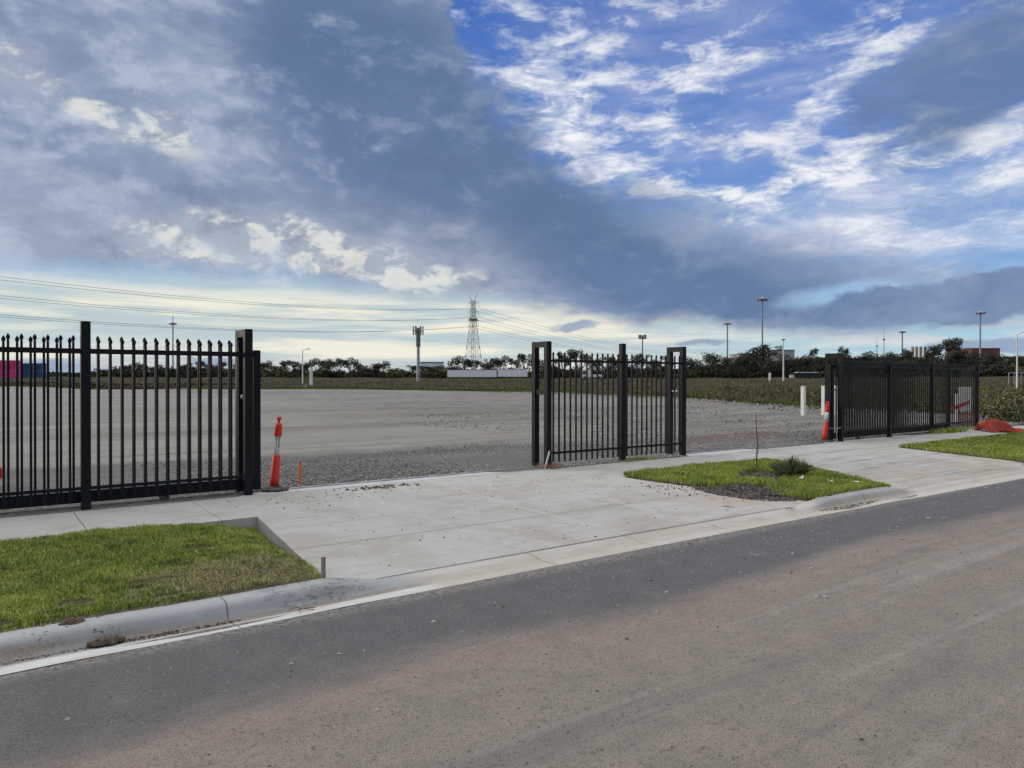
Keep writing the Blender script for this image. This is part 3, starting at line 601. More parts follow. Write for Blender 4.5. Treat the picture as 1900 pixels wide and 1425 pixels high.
# ------------------------------------------------------------------ loose stones, clods, mulch
ICO=np.array([(0,0,1),(.894,0,.447),(.276,.851,.447),(-.724,.526,.447),(-.724,-.526,.447),(.276,-.851,.447),(.724,.526,-.447),(-.276,.851,-.447),(-.894,0,-.447),(-.276,-.851,-.447),(.724,-.526,-.447),(0,0,-1)])
ICF=np.array([(0,1,2),(0,2,3),(0,3,4),(0,4,5),(0,5,1),(1,6,2),(2,7,3),(3,8,4),(4,9,5),(5,10,1),(6,7,2),(7,8,3),(8,9,4),(9,10,5),(10,6,1),(11,7,6),(11,8,7),(11,9,8),(11,10,9),(11,6,10)])
def rocks(name,x,y,z,r,mt,label,cat,flat=.6):
    n=len(x); a=rng.uniform(0,6.283,n); v=ICO[None]*rng.uniform(.7,1.3,(n,12,1))*np.array([1,1,flat])*r[:,None,None]*rng.uniform(.7,1.3,(n,1,3))
    ca,sa=np.cos(a)[:,None],np.sin(a)[:,None]; vx=v[:,:,0]*ca-v[:,:,1]*sa; vy=v[:,:,0]*sa+v[:,:,1]*ca
    P=np.stack([vx+x[:,None],vy+y[:,None],v[:,:,2]+(z+r*flat*.35)[:,None]],2).reshape(-1,3)
    f=(ICF[None]+np.arange(n)[:,None,None]*12).reshape(-1,3)
    return tag(link(name,mesh_np(name,P,f,np.repeat(rng.uniform(0,1,n),12)),mt),label,cat,kind='stuff')
M_stone=mat('stone',lambda P:dict(c=mix(attr_of(P,'tint').ss(0,.8),(.07,.066,.062),(.31,.30,.285))),rough=.9)
M_grav=mat('gravel_stone',lambda P:dict(c=mix(attr_of(P,'tint').pow(1.4),(.075,.075,.08),(.40,.39,.365))),rough=.9)
M_clod=mat('clod',lambda P:dict(c=mix(attr_of(P,'tint'),(.05,.035,.024),(.15,.11,.08))),rough=.95)
n=2400; x=rng.uniform(.2,14,n); y=5.2-np.abs(rng.normal(0,1,n))*1.1; k=(y>1)&(.6*x+.8*y>2); x,y=x[k],y[k]; r=.0025+.006*rng.uniform(0,1,len(x))**2.2; r[rng.uniform(0,1,len(x))<.05]*=2.2; r*=np.clip((.6*x+.8*y)/4.5,.8,1.6)
rocks('road_stones',x,y,np.zeros(len(x))-.004,r,M_stone,'small pale loose stones scattered over the dark asphalt by the gutter','stones')
n=1100; x=rng.uniform(.2,12,n); y=rng.uniform(.6,4.6,n); rocks('road_clods',x,y,np.zeros(n)-.004,rng.uniform(.003,.009,n)*np.where(rng.uniform(0,1,n)<.04,2.,1),M_clod,'dark crumbs of dried mud scattered over the brown dusty road','mud crumbs')
n=260; x=rng.uniform(3,12.5,n); y=rng.uniform(5.8,10.2,n); k=~inpoly(x,y,ISL); x,y=x[k],y[k]; r=rng.uniform(.005,.012,len(x))
x2=rng.normal(5.0,.28,70); y2=rng.normal(9.75,.07,70); x3=rng.normal(8.85,.35,130); y3=rng.normal(7.5,.4,130); x4=rng.normal(4.0,.6,40); y4=rng.normal(9.6,.3,40)
x=np.concatenate([x,x2,x3,x4]); y=np.concatenate([y,y2,y3,y4]); r=np.concatenate([r,rng.uniform(.01,.028,70),rng.uniform(.006,.016,130),rng.uniform(.006,.014,40)])
rocks('driveway_clods',x,y,slabz(y),r,M_clod,'dark crumbs of soil dropped over the near concrete driveway','mud crumbs')
n=17000; x=rng.uniform(2.4,12.2,n); y=10.40+np.abs(rng.normal(0,1,n))*2.1; k=(y<14.4+.3*np.sin(x*.8))&((y<11.1)|(y>12.6)|(rng.uniform(0,1,n)<.45)); x,y=x[k],y[k]; rocks('coarse_gravel',x,y,terr(x,y),rng.uniform(.006,.018,len(x)),M_grav,'coarse grey gravel spread inside the middle gateway','gravel')
n=2600; x=rng.uniform(-1.2,3.3,n); y=rng.uniform(10.16,11.4,n); rocks('left_gravel',x,y,terr(x,y),rng.uniform(.006,.02,n),M_grav,'grey gravel under the left sliding gate','gravel')
n=5000; x=rng.uniform(8.3,11.95,n); y=rng.uniform(10.0,10.6,n); rocks('fence_foot_gravel',x,y,np.maximum(terr(x,y),.185),rng.uniform(.008,.022,n),M_grav,'grey gravel along the foot of the middle fence','gravel')
n=9000; x=rng.uniform(12,36,n); y=10.5+rng.uniform(0,1,n)**1.5*16; rocks('yard_gravel',x,y,terr(x,y),rng.uniform(.01,.03,n),M_grav,'loose grey gravel strewn over the right part of the yard','gravel')
n=4200; u=rng.uniform(0,1,n); ex=np.interp(u,[0,.45,.75,1],[43,43,37,34.5]); ey=np.interp(u,[0,.45,.75,1],[56,37,23,17]); x=ex+rng.normal(0,1.3,n)*(1+.6*np.sin(u*23)); y=ey+rng.normal(0,1.3,n)
rocks('rubble_edge',x,y,terr(x,y)-.01,.02+.07*rng.uniform(0,1,n)**3,mat('rubble_stone',lambda P:dict(c=mix(attr_of(P,'tint').pow(1.8),(.06,.058,.055),(.34,.33,.31))),rough=.9),'band of rubble stones along the right edge of the gravel yard','rubble',.8)
def dirt(name,cx,cy,rx,ry,h,zf,n,label,m=M_clod,rr=(.008,.025)):
    t=rng.uniform(0,6.283,n); q=np.sqrt(rng.uniform(0,1,n)); x=cx+np.cos(t)*q*rx; y=cy+np.sin(t)*q*ry
    return rocks(name,x,y,zf(x,y)+h*(1-q)**.7,rng.uniform(rr[0],rr[1],n),m,label,'soil')
M_mul=mat('dark_mulch',lambda P:dict(c=mix(attr_of(P,'tint').pow(2.),(.035,.032,.03),(.19,.175,.16))),rough=.95)
dirt('spilled_soil',9.42,6.85,.62,.85,.0,lambda x,y:slabz(y)+.045*np.clip(vn(x,y,6,3)+.3,-.6,1)*np.clip(1.2-np.hypot((x-9.42)/.62,(y-6.85)/.85),0,1),3800,'dark crumbly soil spilling from the island onto the near driveway',M_mul,(.006,.02))
dirt('scattered_soil',9.55,6.7,.4,.5,.0,lambda x,y:zi(x,y)+.01,900,'crumbs of bare earth among the thin grass at the front of the island',M_mul,(.006,.02))
dirt('mulch',10.66,7.32,.50,.34,.0,lambda x,y:zi(x,y)+.03*np.clip(vn(x,y,9,2),-.6,1),1300,'dark mulch around the thin sapling on the island',M_mul,(.006,.018))
dirt('mud_lump',.83,5.51,.10,.05,.022,lambda x,y:.012*np.maximum(0,vn(x,y,40,2))-.01,420,'brown lump of mud lying in the gutter beside the near kerb')
dirt('mud_clump',.66,5.72,.06,.045,.025,lambda x,y:0*x+.092,200,'small clump of brown mud on top of the near kerb')
dirt('gutter_silt',.5,5.50,1.2,.05,.0,lambda x,y:0*x-.022,1100,'thin line of brown silt and grit in the near gutter',M_clod,(.003,.008))
dirt('gutter_grit',9.2,5.46,1.4,.07,.0,lambda x,y:0*x-.012,420,'reddish grit in the gutter in front of the island kerb',M_clod,(.004,.01))
dirt('soil_bank',13,88,19,2.0,.55,lambda x,y:terr(x,y),3000,'low bank of dark turned soil behind the far left edge of the yard',mat('turned_soil',lambda P:dict(c=mix(attr_of(P,'tint'),(.03,.022,.016),(.09,.065,.045))),rough=.95),(.05,.2))
# dead straw at the foot of the centre frame
mb=MB()
for i in range(160):
    p=Vector((8.35+rng.normal(0,.16),10.0+rng.normal(0,.09),.20+rng.uniform(0,.06))); q=p+Vector((rng.normal(0,.08),rng.normal(0,.08),rng.uniform(-.02,.05))); mb.bar(p,q,.0025,3,caps=False)
tag(mb.build('dead_straw',M_straw),'reddish dead straw heaped round the foot of the middle gate frame','straw',kind='stuff')

# ------------------------------------------------------------------ fences and gates
GZ=.18
def picket_mesh(zb,zt,w=.025):
    m=MB(); m.box(-w/2,w/2,-w/2,w/2,zb,zt-.085)
    a=[(w*.40,zt-.085),(w*.42,zt-.078),(w*.85,zt-.045),(w*.62,zt-.025),(.001,zt)]
    prev=None; vs=[];fs=[]
    for i,(r,z) in enumerate(a):
        vs+=[(-r,-min(r,.008+0*r),z),(r,-min(r,.008),z),(r,min(r,.008),z),(-r,min(r,.008),z)]
        if i: b=4*i; fs+=[(b-4+j,b-4+(j+1)%4,b+(j+1)%4,b+j) for j in range(4)]
    m.add(vs,fs); me=m.mesh('picket'); me.materials.append(M_black); return me
PK_F=picket_mesh(.09,2.025); PK_G=picket_mesh(.205,2.06)
def pickets(parent,me,x0,x1,step,y,z0=0):
    n=int((x1-x0)/step+.001)
    for i in range(n+1):
        o=bpy.data.objects.new('picket',me); C.objects.link(o); o.parent=parent; o.location=(x0+i*step,y,z0)
def post(parent,x,y,H,w=.1,name='post'):
    m=MB().box(x-w/2,x+w/2,y-w/2,y+w/2,-.06,H,.006); o=m.build(name,M_black,parent)
    MB().box(x-w/2-.002,x+w/2+.002,y-w/2-.002,y+w/2+.002,H-.0005,H+.012,.003).build('post_cap',M_black,o); return o
def fence(name,x0,y,posts,spans,label,group,pk=.13,ph=None):
    r=empty(name,(x0,y,GZ)); tag(r,label,'fence',group)
    for px_,H in posts: post(r,px_-x0,0,H)
    for a,b in spans:
        MB().box(a-x0,b-x0,-.02,.02,1.845,1.885,.003).build('top_rail',M_black,r)
        MB().box(a-x0,b-x0,-.02,.02,.235,.275,.003).build('bottom_rail',M_black,r)
        L=b-a; n=max(1,round(L/pk)); st=L/n; a0_=a+st/2
        if ph: st=pk; a0_=ph[spans.index((a,b))]
        pickets(r,PK_F,a0_-x0,b-x0-.03,st,0)
    return r
GRP='black steel security fence sections'
fence('security_fence',1.31,10.1,[(-1.2,2.2),(1.31,2.2)],[(-1.15,1.26),(1.36,3.14)],'black spear topped steel fence left of the middle gateway, nearest the camera',GRP,.128,[-1.026,1.447])
fence('security_fence',10.17,10.1,[(10.17,2.2)],[(8.41,10.12),(10.22,11.84)],'short black spear topped fence with one middle post between the two gateways',GRP,.134)
fence('security_fence',20.2,10.1,[(20.2,2.2),(22.65,2.2),(25.65,2.2)],[(17.85,20.15),(20.25,22.6),(22.7,25.6)],'long black spear topped fence with three posts, far right',GRP)
def uframe(x,label,bracket='block'):
    r=empty('gate_guide_frame',(x,10.1,GZ)); tag(r,label,'gate frame','tall black frames that guide the sliding gates')
    MB().box(-.05,.05,-.05,.05,-.06,2.2,.005).build('leg',M_black,r); MB().box(-.05,.05,.29,.39,-.06,2.2,.005).build('leg',M_black,r)
    # mitred head: butts between the legs, slightly narrower so faces do not coincide
    MB().box(-.048,.048,.0505,.2895,2.10,2.198,.003).build('head_bar',M_black,r)
    if bracket=='block': MB().box(-.03,.03,.0505,.2895,1.27,1.36,.004).build('stop_bracket',M_black,r)
    else:
        m=MB(); m.bar((.0,.05,1.30),(.0,.29,1.30),.018,10); m.bar((0,.12,1.30),(0,.2,1.30),.035,12); m.build('guide_roller',M_galv,r)
    return r
uframe(3.2,'black double post gate frame ending the left fence, by the torn red bollard','roller')
uframe(8.35,'black double post gate frame with straw at its foot, left end of the middle fence')
uframe(11.88,'black double post gate frame at the right end of the middle fence, behind the island','roller')
uframe(17.78,'black double post gate frame beside the far red bollard, with a rope tied to it','roller')
def gate(x0,x1,y,stx,label,wheels):
    r=empty('sliding_gate',(x0,y,GZ)); tag(r,label,'gate','black sliding gates'); L=x1-x0
    MB().box(0,L,-.03,.03,.065,.205,.004).build('bottom_beam',M_black,r)
    MB().box(0,L,-.025,.025,1.84,1.90,.003).build('top_rail',M_black,r)
    for s in (0,L): MB().box(s-.045,s+.045,-.034,.034,.04,1.93,.004).build('end_stile',M_black,r)
    st=.1288; s0=((.562-x0)%st) if x0<0 else st; pickets(r,PK_G,s0+(st if s0<.06 else 0),L-.09,st,0)
    for wx in wheels:
        w=MB().bar((wx-x0,-.045,.06),(wx-x0,.045,.06),.058,20).build('wheel',M_rubber,r); MB().box(wx-x0-.07,wx-x0+.07,-.052,.052,.075,.13,.004).build('wheel_bracket',M_black,w)
    return r
gate(-3.2,3.37,10.27,3.37,'black sliding gate rolled back behind the left fence',[2.2,-2.3])
gate(17.62,24.1,10.27,17.62,'black sliding gate rolled back behind the far right fence',[18.9,23.2])
# flat steel track on the slab
for a,b,l in ((-12,8.28,'thin galvanised gate rail set in the concrete across the middle gateway'),(11.95,26,'thin galvanised gate rail set in the concrete across the right gateway')):
    m=MB().box(a,b,10.262,10.278,.178,.196); m.bar((a,10.27,.197),(b,10.27,.197),.009,6); o=m.build('gate_rail',M_galv); tag(o,l,'gate rail','gate rails')
# rope on the right frame
m=MB(); m.tube([(17.5,10.42,.62),(17.52,10.3,.52),(17.6,10.12,.5),(17.72,10.05,.54)],.009,6); m.tube([(17.6,10.11,.5),(17.58,10.08,.3),(17.6,10.06,.19)],.008,6)
tag(m.build('rope',M_rope),'grey rope sagging round the gate frame behind the far red bollard','rope')
# silver tube leaning on the centre frame
r=empty('metal_tube',(8.24,10.0,.185)); tag(r,'short pale metal tube leaning against the middle gate frame','tube')
MB().bar((-.03,.0,.0),(.085,.02,.29),.017,14).build('tube_body',M_galv,r,smooth=False); MB().bar((.085,.02,.29),(.097,.023,.325),.009,10).build('black_tip',M_rubber,r)

# ------------------------------------------------------------------ bollards, stakes, posts
def bollard(x,y,z,leanx,leany,label,broken=False,s=1.):
    r=empty('traffic_bollard',(x,y,z)); tag(r,label,'bollard','red and white temporary bollards')
    n=8; base=MB(); pr=[(.205,0),(.21,.012),(.20,.034),(.09,.045),(.075,.06)]
    base.lathe(pr,8); base.build('base',M_rubber,r,loc=(0,0,0))
    col=empty('column',(0,0,.04),0,leanx,leany)
    me=MB(); me.lathe([(.064,0),(.058,.15),(.051,.44),(.045,.455)],20)
    b=link('column',me.mesh('column',True),M_orange,r,(0,0,.04)); b.rotation_euler=(leanx,leany,0)
    bpy.data.objects.remove(col)
    if broken:
        sl=MB(); sl.lathe([(.040,.45),(.034,.52),(.030,.60),(.036,.70),(.042,.73)],12); o=link('sleeve',sl.mesh('sleeve',True),M_sleeve,b)
        st=MB(); st.tube([(.025,-.01,.45),(.012,-.034,.58),(.02,-.03,.72)],.006,5); st.tube([(-.03,-.02,.45),(-.02,-.03,.6),(-.034,-.02,.72)],.005,5); st.build('strap',M_dkst,o)
    else:
        sl=MB(); sl.lathe([(.0465,.45),(.0485,.6),(.0475,.69)],20); link('sleeve',sl.mesh('sleeve',True),M_sleeve,b)
    tp=MB(); tp.lathe([(.045,.71 if broken else .685),(.051,.72),(.048,.86),(.046,.885),(.02,.895)],20); link('top_section',tp.mesh('top_section',True),M_orange,b)
    kn=MB(); kn.lathe([(.018,.89),(.015,.92),(.034,.95),(.036,.965),(.022,.985)] if broken else [(.030,.885),(.028,.905),(.038,.925),(.038,.95),(.02,.962)],14); link('knob',kn.mesh('knob',True),M_orange,b)
    return r
bollard(3.62,10.30,.183,R(3),R(3.2),'leaning red bollard with a torn white sleeve, by the left gate frame',True)
bollard(17.40,10.30,.183,R(2),R(5.5),'leaning red bollard with an intact white band, by the right gate frame')
# red plastic barrier end behind the left fence, cut by the picture edge
r=empty('plastic_barrier',(.42,12.75,.20)); tag(r,'red plastic barrier end seen through the left fence at the left edge','barrier')
m=MB(); m.box(-.75,.2,-.12,.12,.12,.30,.02); m.build('barrier_board',M_orange,r); MB().box(-.6,-.45,-.2,.2,0,.12,.01).build('foot',M_rubber,r)
r=empty('survey_stake',(4.06,10.5,.18),0,R(1),R(1)); tag(r,'short orange painted survey stake in the gravel beside the near bollard','stake')
MB().box(-.018,.018,-.011,.011,-.05,.345,.002).build('stake_body',M_stake,r); MB().box(-.019,.019,-.012,.012,.345,.362,.002).build('worn_tip',M_wood,r)
MB().box(-.0195,.0195,-.0125,.0125,.0,.02).build('white_foot',M_white,r)
r=empty('timber_peg',(2.44,5.80,.085),R(20),R(-1),R(1)); tag(r,'small weathered grey timber peg at the corner of the left lawn and driveway','peg')
m=MB(); m.box(-.014,.014,-.014,.014,-.05,.175,.002); m.build('peg_body',M_wood,r); MB().box(-.0155,.0155,-.0155,.0155,.174,.184,.003).build('peg_top',M_wood,r)
def whitepost(px,py0,py1,w,d,label):
    b=unproj(px,py0,d); z=float(terr(b.x,b.y)); h=(py0-py1)/F*d
    r=empty('white_post',(b.x,b.y,b.z)); tag(r,label,'post','square white posts in the yard')
    MB().box(-w/2,w/2,-w/2,w/2,-.5,h,.01).build('post_body',M_white,r); MB().box(-w/2-.005,w/2+.005,-w/2-.005,w/2+.005,h,h+.02,.005).build('post_cap',M_white,r)
for a in ((1490.5,771,717,.15,31.1,'free standing square white post left of the right gate frame'),(1528.5,770,716.5,.15,31.7,'square white post partly hidden behind the left leg of the right gate frame'),(1550,770,716.5,.12,31.7,'square white post seen between the legs of the right gate frame')):
    whitepost(*a)
# white marker board with orange tape and net behind the right fence
p=unproj(1790,765,26.5); r=empty('marker_board',(p.x,p.y,p.z-.35),R(-50)); tag(r,'tall white board on a leaning white stake behind the last fence panel','marker board')
MB().box(-.21,.21,-.03,.03,.35,1.24,.01).build('board',M_white,r); m=MB(); m.box(-.29,-.22,-.03,.03,0,1.0); m.build('stake',M_white,r); MB().box(.1,.17,-.02,.02,0,.35).build('stake',M_white,r)
p=unproj(1777,752,26.2); r=empty('barrier_tape_board',(p.x,p.y,p.z),R(-50)); tag(r,'red and orange striped arm tilted in front of the white marker board','barrier arm')
m=MB(); m.add([(-.36,-.1,-.26),(-.36,-.1,-.13),(.36,-.1,.19),(.36,-.1,.06),(-.36,-.07,-.26),(-.36,-.07,-.13),(.36,-.07,.19),(.36,-.07,.06)],[(0,1,2,3),(4,7,6,5),(0,4,5,1),(1,5,6,2),(2,6,7,3),(3,7,4,0)]); m.build('arm',M_net,r)
MB().bar((0,-.06,0),(.05,-.06,-.65),.02,8).build('arm_leg',M_dkst,r)
def net(name,cx,cy,lx,ly,H,rz,seed,label,zb=.18,up=False):
    rg=np.random.default_rng(seed); nx,ny=46,30; U,Vv=np.meshgrid(np.linspace(-1,1,nx),np.linspace(-1,1,ny)); U=U+rg.normal(0,.012,U.shape); Vv=Vv+rg.normal(0,.02,U.shape)
    Z=H*np.clip(1-np.abs(U+.25)**2*.8-Vv**2*.9,0,1)**.75*(1+.22*np.sin(U*13+seed)+.16*np.sin(Vv*9+U*6))+.02+rg.normal(0,.015,U.shape)
    Z=np.clip(Z,.012,9); X=U*lx*(1+.05*np.sin(Vv*7)); Y=Vv*ly*(1+.1*np.sin(U*5)); P=np.stack([X.ravel(),Y.ravel(),Z.ravel()],1)
    m=MB(); g=lambda i,j:P[i*nx+j]
    for i in range(ny):
        m.tube([g(i,j) for j in range(nx)],.0065,3)
    for j in range(nx):
        m.tube([g(i,j) for i in range(ny)],.0065,3)
    o=m.mesh(name); return o
r=empty('safety_net_pile',(25.42,9.42,.17),math.atan2(-.6,.8)); tag(r,'crumpled pile of orange safety netting on the footpath at the end of the right fence','safety netting')
for k,(s_,h_) in enumerate(((.54,.27),(.50,.20),(.58,.13))): link('net_layer',net('net_layer',0,0,s_,.42,h_,0,k+3,''),M_net,r,(.0+.04*k,0,.0))
r2=MB(); r2.tube([(.5,-.05,.05),(.62,-.03,.06),(.74,0,.04),(.86,.02,.03)],[.05,.045,.035,.02],6); r2.build('trailing_roll',M_net,r)
p=unproj(1797,778,25.4); r=empty('safety_net_fence',(p.x,p.y,.19),math.atan2(-.6,.8)); tag(r,'drooping dark orange safety net strung behind the last fence panel','safety netting')
m=MB()
for i in range(15): m.tube([(u,.02*math.sin(u*9+i),.02+i*.035*(.75+.25*math.cos(u*5))) for u in np.linspace(-.32,.30,12)],.005,3)
for j in range(22):
    u=-.32+j*.0295; m.tube([(u,.02*math.sin(u*9+i),.02+i*.035*(.75+.25*math.cos(u*5))) for i in range(0,15,2)],.005,3)
m.build('netting',M_net,r); MB().bar((.3,0,0),(.3,0,.62),.012,6).build('stake',M_dkst,r)

# ------------------------------------------------------------------ sapling and shrub
def leafcloud(centers,radii,n,size,seed=0,flat=.75):
    rg=np.random.default_rng(seed); out=[];tt=[]
    w=np.array([r**2 for r in radii]); w=w/w.sum()
    for (c,r,ww) in zip(centers,radii,w):
        k=max(8,int(n*ww)); d=rg.normal(0,1,(k,3)); d/=np.linalg.norm(d,axis=1)[:,None]; q=rg.uniform(.25,1,k)**.45*(1+.22*np.sin(d[:,0]*5+seed)+.16*np.sin(d[:,2]*7+d[:,1]*5))
        P=np.array(c)+d*q[:,None]*r*np.array([1,1,flat])
        a=rg.normal(0,1,(k,3)); a/=np.linalg.norm(a,axis=1)[:,None]; b=np.cross(a,rg.normal(0,1,(k,3))); b/=np.linalg.norm(b,axis=1)[:,None]+1e-9
        s=rg.uniform(.6,1.5,k)[:,None]*size
        out.append(np.stack([P-a*s,P+b*s*.6,P+a*s,P-b*s*.6],1)); tt.append(np.repeat(np.clip(rg.uniform(0,.8,k)+.2*rg.uniform(-1,1),0,1),4))
    v=np.concatenate(out).reshape(-1,3); f=np.arange(len(v)).reshape(-1,4); return v,f,np.concatenate(tt)
r=empty('young_tree',(10.98,7.72,.155)); tag(r,'thin leafless sapling standing in the mulch on the grass island','sapling')
MB().tube([(0,0,-.05),(-.01,.01,.25),(.012,.0,.5),(-.02,.01,.72),(-.03,0,.86),(-.045,0,1.0)],[.014,.012,.011,.009,.006,.003],7).build('stem',M_twig,r)
for q in ([(-.02,.01,.70),(.05,0,.78),(.15,-.03,.84)],[(-.02,.01,.72),(-.04,0,.82),(-.03,0,.98)],[(.01,0,.45),(.08,-.02,.44),(.2,-.06,.36)],[(0,0,.3),(.03,0,.33),(.05,0,.40)],[(-.02,0,.74),(.01,.03,.8),(.015,.05,.9)]):
    MB().tube(q,[.005,.004,.002],5).build('twig',M_twig,r)
r=empty('shrub',(11.05,7.12,.15)); tag(r,'low dark green feathery shrub beside the sapling on the grass island','shrub')
v=[];mbs=MB()
rg=np.random.default_rng(5); cen=[];lv=[]
xs_=[];ys_=[];zs_=[];hs_=[]
allv=[];allf=[];allt=[];base=0
for i in range(260):
    t=rg.uniform(0,6.283); q=rg.uniform(.0,.34); tip=Vector((math.cos(t)*q*1.3,math.sin(t)*q,.06+.22*rg.uniform(.35,1)*(1-(q*2.2)**2*.8)+.05*math.sin(t*3))); rt=Vector((math.cos(t)*q*.4,math.sin(t)*q*.3,0))
    mbs.tube([rt,(rt+tip)/2+Vector((0,0,.02)),tip],[.004,.003,.001],4)
    for j in range(34):
        u=.25+.75*j/34; p=rt.lerp(tip,u); dd_=Vector(rg.normal(0,1,3)); dd_.normalize(); dd_=(dd_+ (tip-rt).normalized()*.8).normalized(); s_=.032*(1.15-u*.5); sd=dd_.orthogonal().normalized()*.007
        allv+=[p-sd,p+sd,p+dd_*s_]; allf.append((base,base+1,base+2)); base+=3; allt+=[rg.uniform(0,1)]*3
link('foliage',mesh_np('foliage',np.array([tuple(a) for a in allv]),np.array(allf),np.array(allt)),M_bush,r); mbs.build('stems',M_twig,r)
tagv=blades(rng.normal(23.6,.5,700),rng.normal(10.0,.08,700),np.full(700,.18),rng.uniform(.05,.22,700),.012,.5)
tag(link('grass_clump',mesh_np('grass_clump',*tagv),M_gr),'clump of green grass growing under the last right fence panel','grass',kind='stuff')
x=rng.normal(10.6,.28,900); y=rng.normal(10.08,.07,900); tv=blades(x,y,np.full(900,.185),rng.uniform(.02,.07,900),.007,.5)
tag(link('grass_patch',mesh_np('grass_patch',*tv),M_gr),'patch of short green grass under the middle fence','grass',kind='stuff')
# bits of pale litter on the island
for (x,y,a,s_,l) in ((10.75,6.75,.5,.16,'thin pale strip of bark lying on the island grass below the shrub'),(10.85,6.35,.9,.11,'small whitish wrapper lying on the island grass'),(11.0,6.0,.1,.05,'tiny white scrap on the island grass near the kerb')):
    m=MB(); k=5
    for i in range(k): m.add([(-s_+2*s_*i/k,-.025+.008*math.sin(i*2),.008*math.sin(i*1.7)),(-s_+2*s_*(i+1)/k,-.025,.008*math.sin((i+1)*1.7)),(-s_+2*s_*(i+1)/k,.025,.006),(-s_+2*s_*i/k,.025,.006+.004*i%2)],[(0,1,2,3)])
    o=m.build('litter',M_white,loc=(x,y,float(zi(x,y))+.07)); o.rotation_euler=(0,0,a); tag(o,l,'litter')
# twigs and leaves dropped on the driveway and gutter
for (px_,py_,l,z) in ((1350,943,'small dark twig lying on the driveway below the spilled soil',.03),(1472,946,'small dark twig on the pale apron left of the island kerb',.02),(560,1133,'bent rusty wire scrap in the near gutter',-.01)):
    d=(CAMZ-z)/((py_-HY)/F); p=unproj(px_,py_,d); m=MB()
    for i in range(5):
        a=rng.uniform(0,6.28); q=[Vector((0,0,.01)),Vector((math.cos(a)*.05,math.sin(a)*.05,.02)),Vector((math.cos(a+.5)*.10,math.sin(a+.5)*.08,.008))]; m.tube(q,.003,4)
    tag(m.build('twig_scrap',M_twig,loc=(p.x,p.y,p.z)),l,'twig')

# ------------------------------------------------------------------ far things
def gpoint(px,d): p=unproj(px,HY,d); return p.x,p.y,float(terr(p.x,p.y))
FACE=math.atan2(-.6,.8)                                    # local x points to the camera's right
def at(name,px,d,label,cat,group=None,rz=FACE):
    x,y,z=gpoint(px,d); r=empty(name,(x,y,z),rz); tag(r,label,cat,group); return r,z
def ztop(py,d): return CAMZ+(HY-py)/F*d
def shed(px0,px1,y0,d,depth,mt,label,name='warehouse',cat='warehouse',y1=None,rot=0,trim=None):
    r,z=at(name,(px0+px1)/2,d,label,cat,rz=FACE+rot); w=(px1-px0)/F*d/2; zt=ztop(y0,d)-z; zb=(ztop(y1,d)-z) if y1 else -1
    MB().box(-w,w,0,depth,zb,zt,.05).build('wall',mt,r)
    MB().box(-w-.25,w+.25,-.25,depth+.25,zt,zt+.35,.05).build('roof',trim or M_dkst,r)
    n=max(3,int(w)); m=MB()
    for i in range(n+1): m.box(-w+2*w*i/n-.06,-w+2*w*i/n+.06,-.07,-.003,max(zb,0)+.2,zt-.1)
    m.build('wall_rib',mt,r); return r
shed(781,823,673,330,40,M_panel,'grey windowless warehouse behind the trees right of the phone mast',rot=.12)
shed(1432,1474,650,430,30,paint('grey_cladding',(.42,.42,.44)),'grey box warehouse on the ridge behind the thin white pole')
shed(1372,1392,657,440,20,paint('beige_cladding',(.42,.42,.42)),'small pale building on the ridge beside the tallest lamp mast','shed','shed')
shed(100,112,692,330,15,paint('pale_cladding',(.36,.37,.38)),'tiny pale shed far off seen through the left fence pickets','shed','shed')
# shipping containers
def container(px0,px1,y0,y1,d,mt,label,rot=0,depth=2.4):
    r,z=at('shipping_container',(px0+px1)/2,d,label,'container','stacked shipping containers',rz=FACE+rot); w=(px1-px0)/F*d/2; zt=ztop(y0,d)-z; zb=ztop(y1,d)-z
    MB().box(-w,w,0,depth,zb,zt,.03).build('body',mt,r); m=MB(); n=max(4,int(w*2*2.2))
    for i in range(n): m.box(-w+.15+(2*w-.3)*i/n,-w+.15+(2*w-.3)*(i+.5)/n,-.06,-.003,zb+.2,zt-.2)
    m.build('corrugation',mt,r)
    for s_ in (-w,w): MB().box(s_-.09,s_+.09,-.1,.06,zb,zt).build('corner_post',mt,r)
    if zb>0.5: pass
    return r
MP=paint('magenta_paint',(.62,.035,.20)); MP2=paint('magenta_paint_light',(.70,.06,.27)); MBl=paint('blue_paint',(.02,.06,.17))
container(-60,30,668.5,685,170,MP,'magenta container on top of the stack at the left edge'); container(-60,30,685.3,702,170,MP2,'magenta container at the bottom of the stack at the left edge')
container(31,75,674,688,185,MBl,'dark blue container on top of the stack behind the left fence'); container(31,75,688.3,703,185,MBl,'dark blue container at the bottom of the stack behind the left fence')
# white trailers
def trailer(px0,px1,y0,y1,d,label):
    r,z=at('box_trailer',(px0+px1)/2,d,label,'trailer','white box trailers parked beyond the field'); w=(px1-px0)/F*d/2; zt=ztop(y0,d)-z; zb=.45
    MB().box(-w,w,0,2.5,zb,zt,.04).build('box_body',M_panel,r); MB().box(-w-.03,w+.03,-.03,2.53,zt,zt+.12,.01).build('roof_rail',M_dkst,r); MB().box(-w,w,.2,2.3,.3,zb).build('chassis',M_dkst,r)
    m=MB()
    for s_ in (-w,w): MB().box(s_-.1,s_+.1,-.05,.04,zb,zt).build('corner_post',M_white,r)
    for wx in (w-1.2,w-2.3,-w+1.3): MB().bar((wx,.1,.5),(wx,.4,.5),.5,16).build('wheel',M_rubber,r)
trailer(830.5,921,686.5,705,213,'longer white box trailer standing in the weeds, its dark left edge near the phone mast'); trailer(924,978,685,705,213,'shorter white box trailer standing in the weeds, right behind the longer one')
